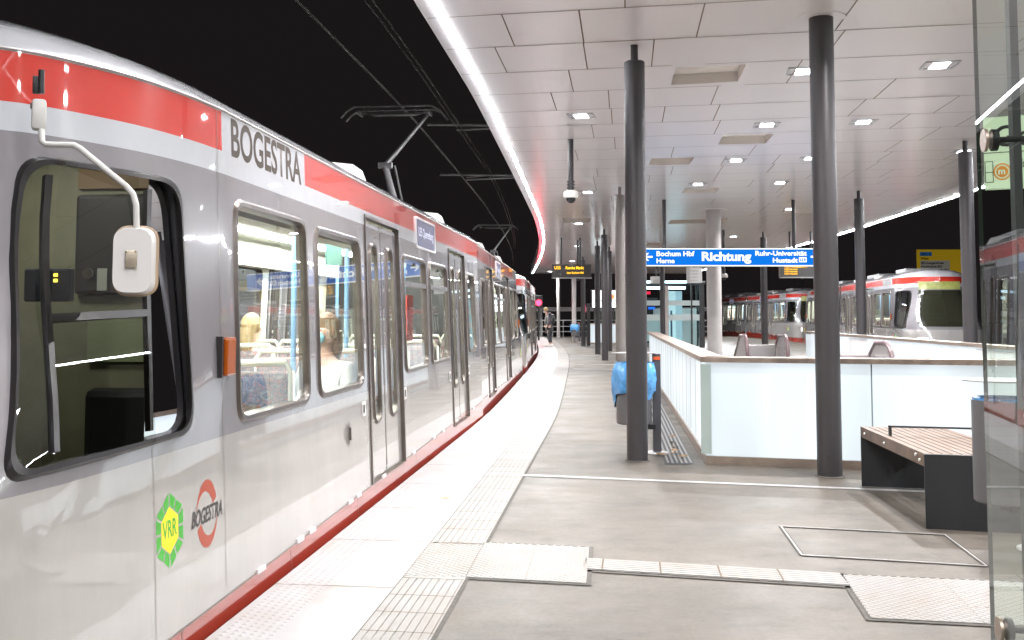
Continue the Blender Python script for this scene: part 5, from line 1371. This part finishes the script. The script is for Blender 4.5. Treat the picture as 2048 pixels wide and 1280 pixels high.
blob((-.235, 0, 1.605), (.05, .06, .05), 'face_mask', mat('mask_white', (.7, .75, .8), .6), pe)
blob((.15, 0, 1.24), (.14, .16, .25), 'backpack', M_BLACK, pe, f=lambda p: 1.0 / max(abs(p.x), abs(p.y), abs(p.z)) ** .5)
MB().tube([(-.1, -.07, 1.47), (-.02, -.10, 1.53), (.05, 0, 1.54), (-.02, .10, 1.53), (-.13, 0, 1.45)], .04, 10).build('scarf', mat('scarf', (.35, .25, .25), .8, noise=.7, nscale=20), pe, smooth=True)

def passenger(x, y, label, hair, top, masked, faceang):
    t = thing('person', label, 'person', (x, y, 0), faceang)
    J = [((0, 0, .52), (.15, .13)), ((0, -.02, .75), (.15, .11)), ((0, 0, 1.0), (.17, .11)), ((0, .01, 1.13), .055), ((0, .02, 1.2), .052), ((0, .03, 1.29), (.072, .088)), ((0, .03, 1.37), (.07, .085)),
         ((-.19, 0, 1.04), .055), ((-.23, .05, .80), .044), ((-.15, .27, .70), .034), ((-.12, .35, .70), .026), ((.19, 0, 1.04), .055), ((.23, .05, .80), .044), ((.15, .27, .70), .034), ((.12, .35, .70), .026),
         ((-.1, .1, .50), .085), ((-.12, .46, .50), .062), ((-.12, .48, .10), .042), ((-.12, .58, .05), .036), ((.1, .1, .50), .085), ((.12, .46, .50), .062), ((.12, .48, .10), .042), ((.12, .58, .05), .036)]
    E2 = [(0, 1), (1, 2), (2, 3), (3, 4), (4, 5), (5, 6), (2, 7), (7, 8), (8, 9), (9, 10), (2, 11), (11, 12), (12, 13), (13, 14), (0, 15), (15, 16), (16, 17), (17, 18), (0, 19), (19, 20), (20, 21), (21, 22)]
    skin_body('body', J, E2, M_SKIN, t)
    Jc = [((0, 0, .55), (.18, .16)), ((0, -.02, .75), (.18, .145)), ((0, 0, 1.0), (.20, .14)), ((0, .01, 1.12), .08), ((-.2, 0, 1.04), .08), ((-.24, .05, .80), .065), ((-.16, .25, .70), .05), ((.2, 0, 1.04), .08), ((.24, .05, .80), .065), ((.16, .25, .70), .05)]
    skin_body('jacket', Jc, [(0, 1), (1, 2), (2, 3), (2, 4), (4, 5), (5, 6), (2, 7), (7, 8), (8, 9)], top, t)
    Jt = [((0, .03, .50), (.15, .1)), ((-.1, .1, .50), .095), ((-.12, .46, .50), .075), ((-.12, .48, .14), .055), ((.1, .1, .50), .095), ((.12, .46, .50), .075), ((.12, .48, .14), .055)]
    skin_body('trousers', Jt, [(0, 1), (1, 2), (2, 3), (0, 4), (4, 5), (5, 6)], mat('trousers_dark', (.05, .048, .055), .7), t)
    blob((0, .0, 1.36), (.095, .105, .115), 'hair', hair, t, f=lambda p: (1.0 if (p.y < .55 or p.z > .45) else .80))
    k = MB(); k.tube([(0, -.05, 1.32), (0, -.075, 1.18), (0, -.06, 1.05)], [.085, .075, .045], 12); k.build('long_hair', hair, t, smooth=True)
    if masked: blob((0, .105, 1.275), (.055, .035, .045), 'face_mask', mat('mask_blue', (.25, .55, .65), .6), t)
    for sx in (-.028, .028): blob((sx, .112, 1.335), (.009, .006, .006), 'eye', M_DARK, t, n=8)
    blob((0, .122, 1.31), (.012, .014, .018), 'nose', M_SKIN, t, n=10)
passenger(-1.42, 8.10, 'seated passenger with light brown hair and pale blue mask at the second tram window', mat('brown_hair', (.24, .14, .07), .6, noise=.4, nscale=40), mat('jacket_cream', (.60, .58, .55), .8), True, PI - .5)
passenger(-2.55, 10.3, 'blond passenger in dark clothes sitting on the far side behind the first tram window', mat('pale_blond', (.33, .23, .11), .6, noise=.3, nscale=40), mat('jacket_black', (.04, .04, .045), .8), False, -.6)
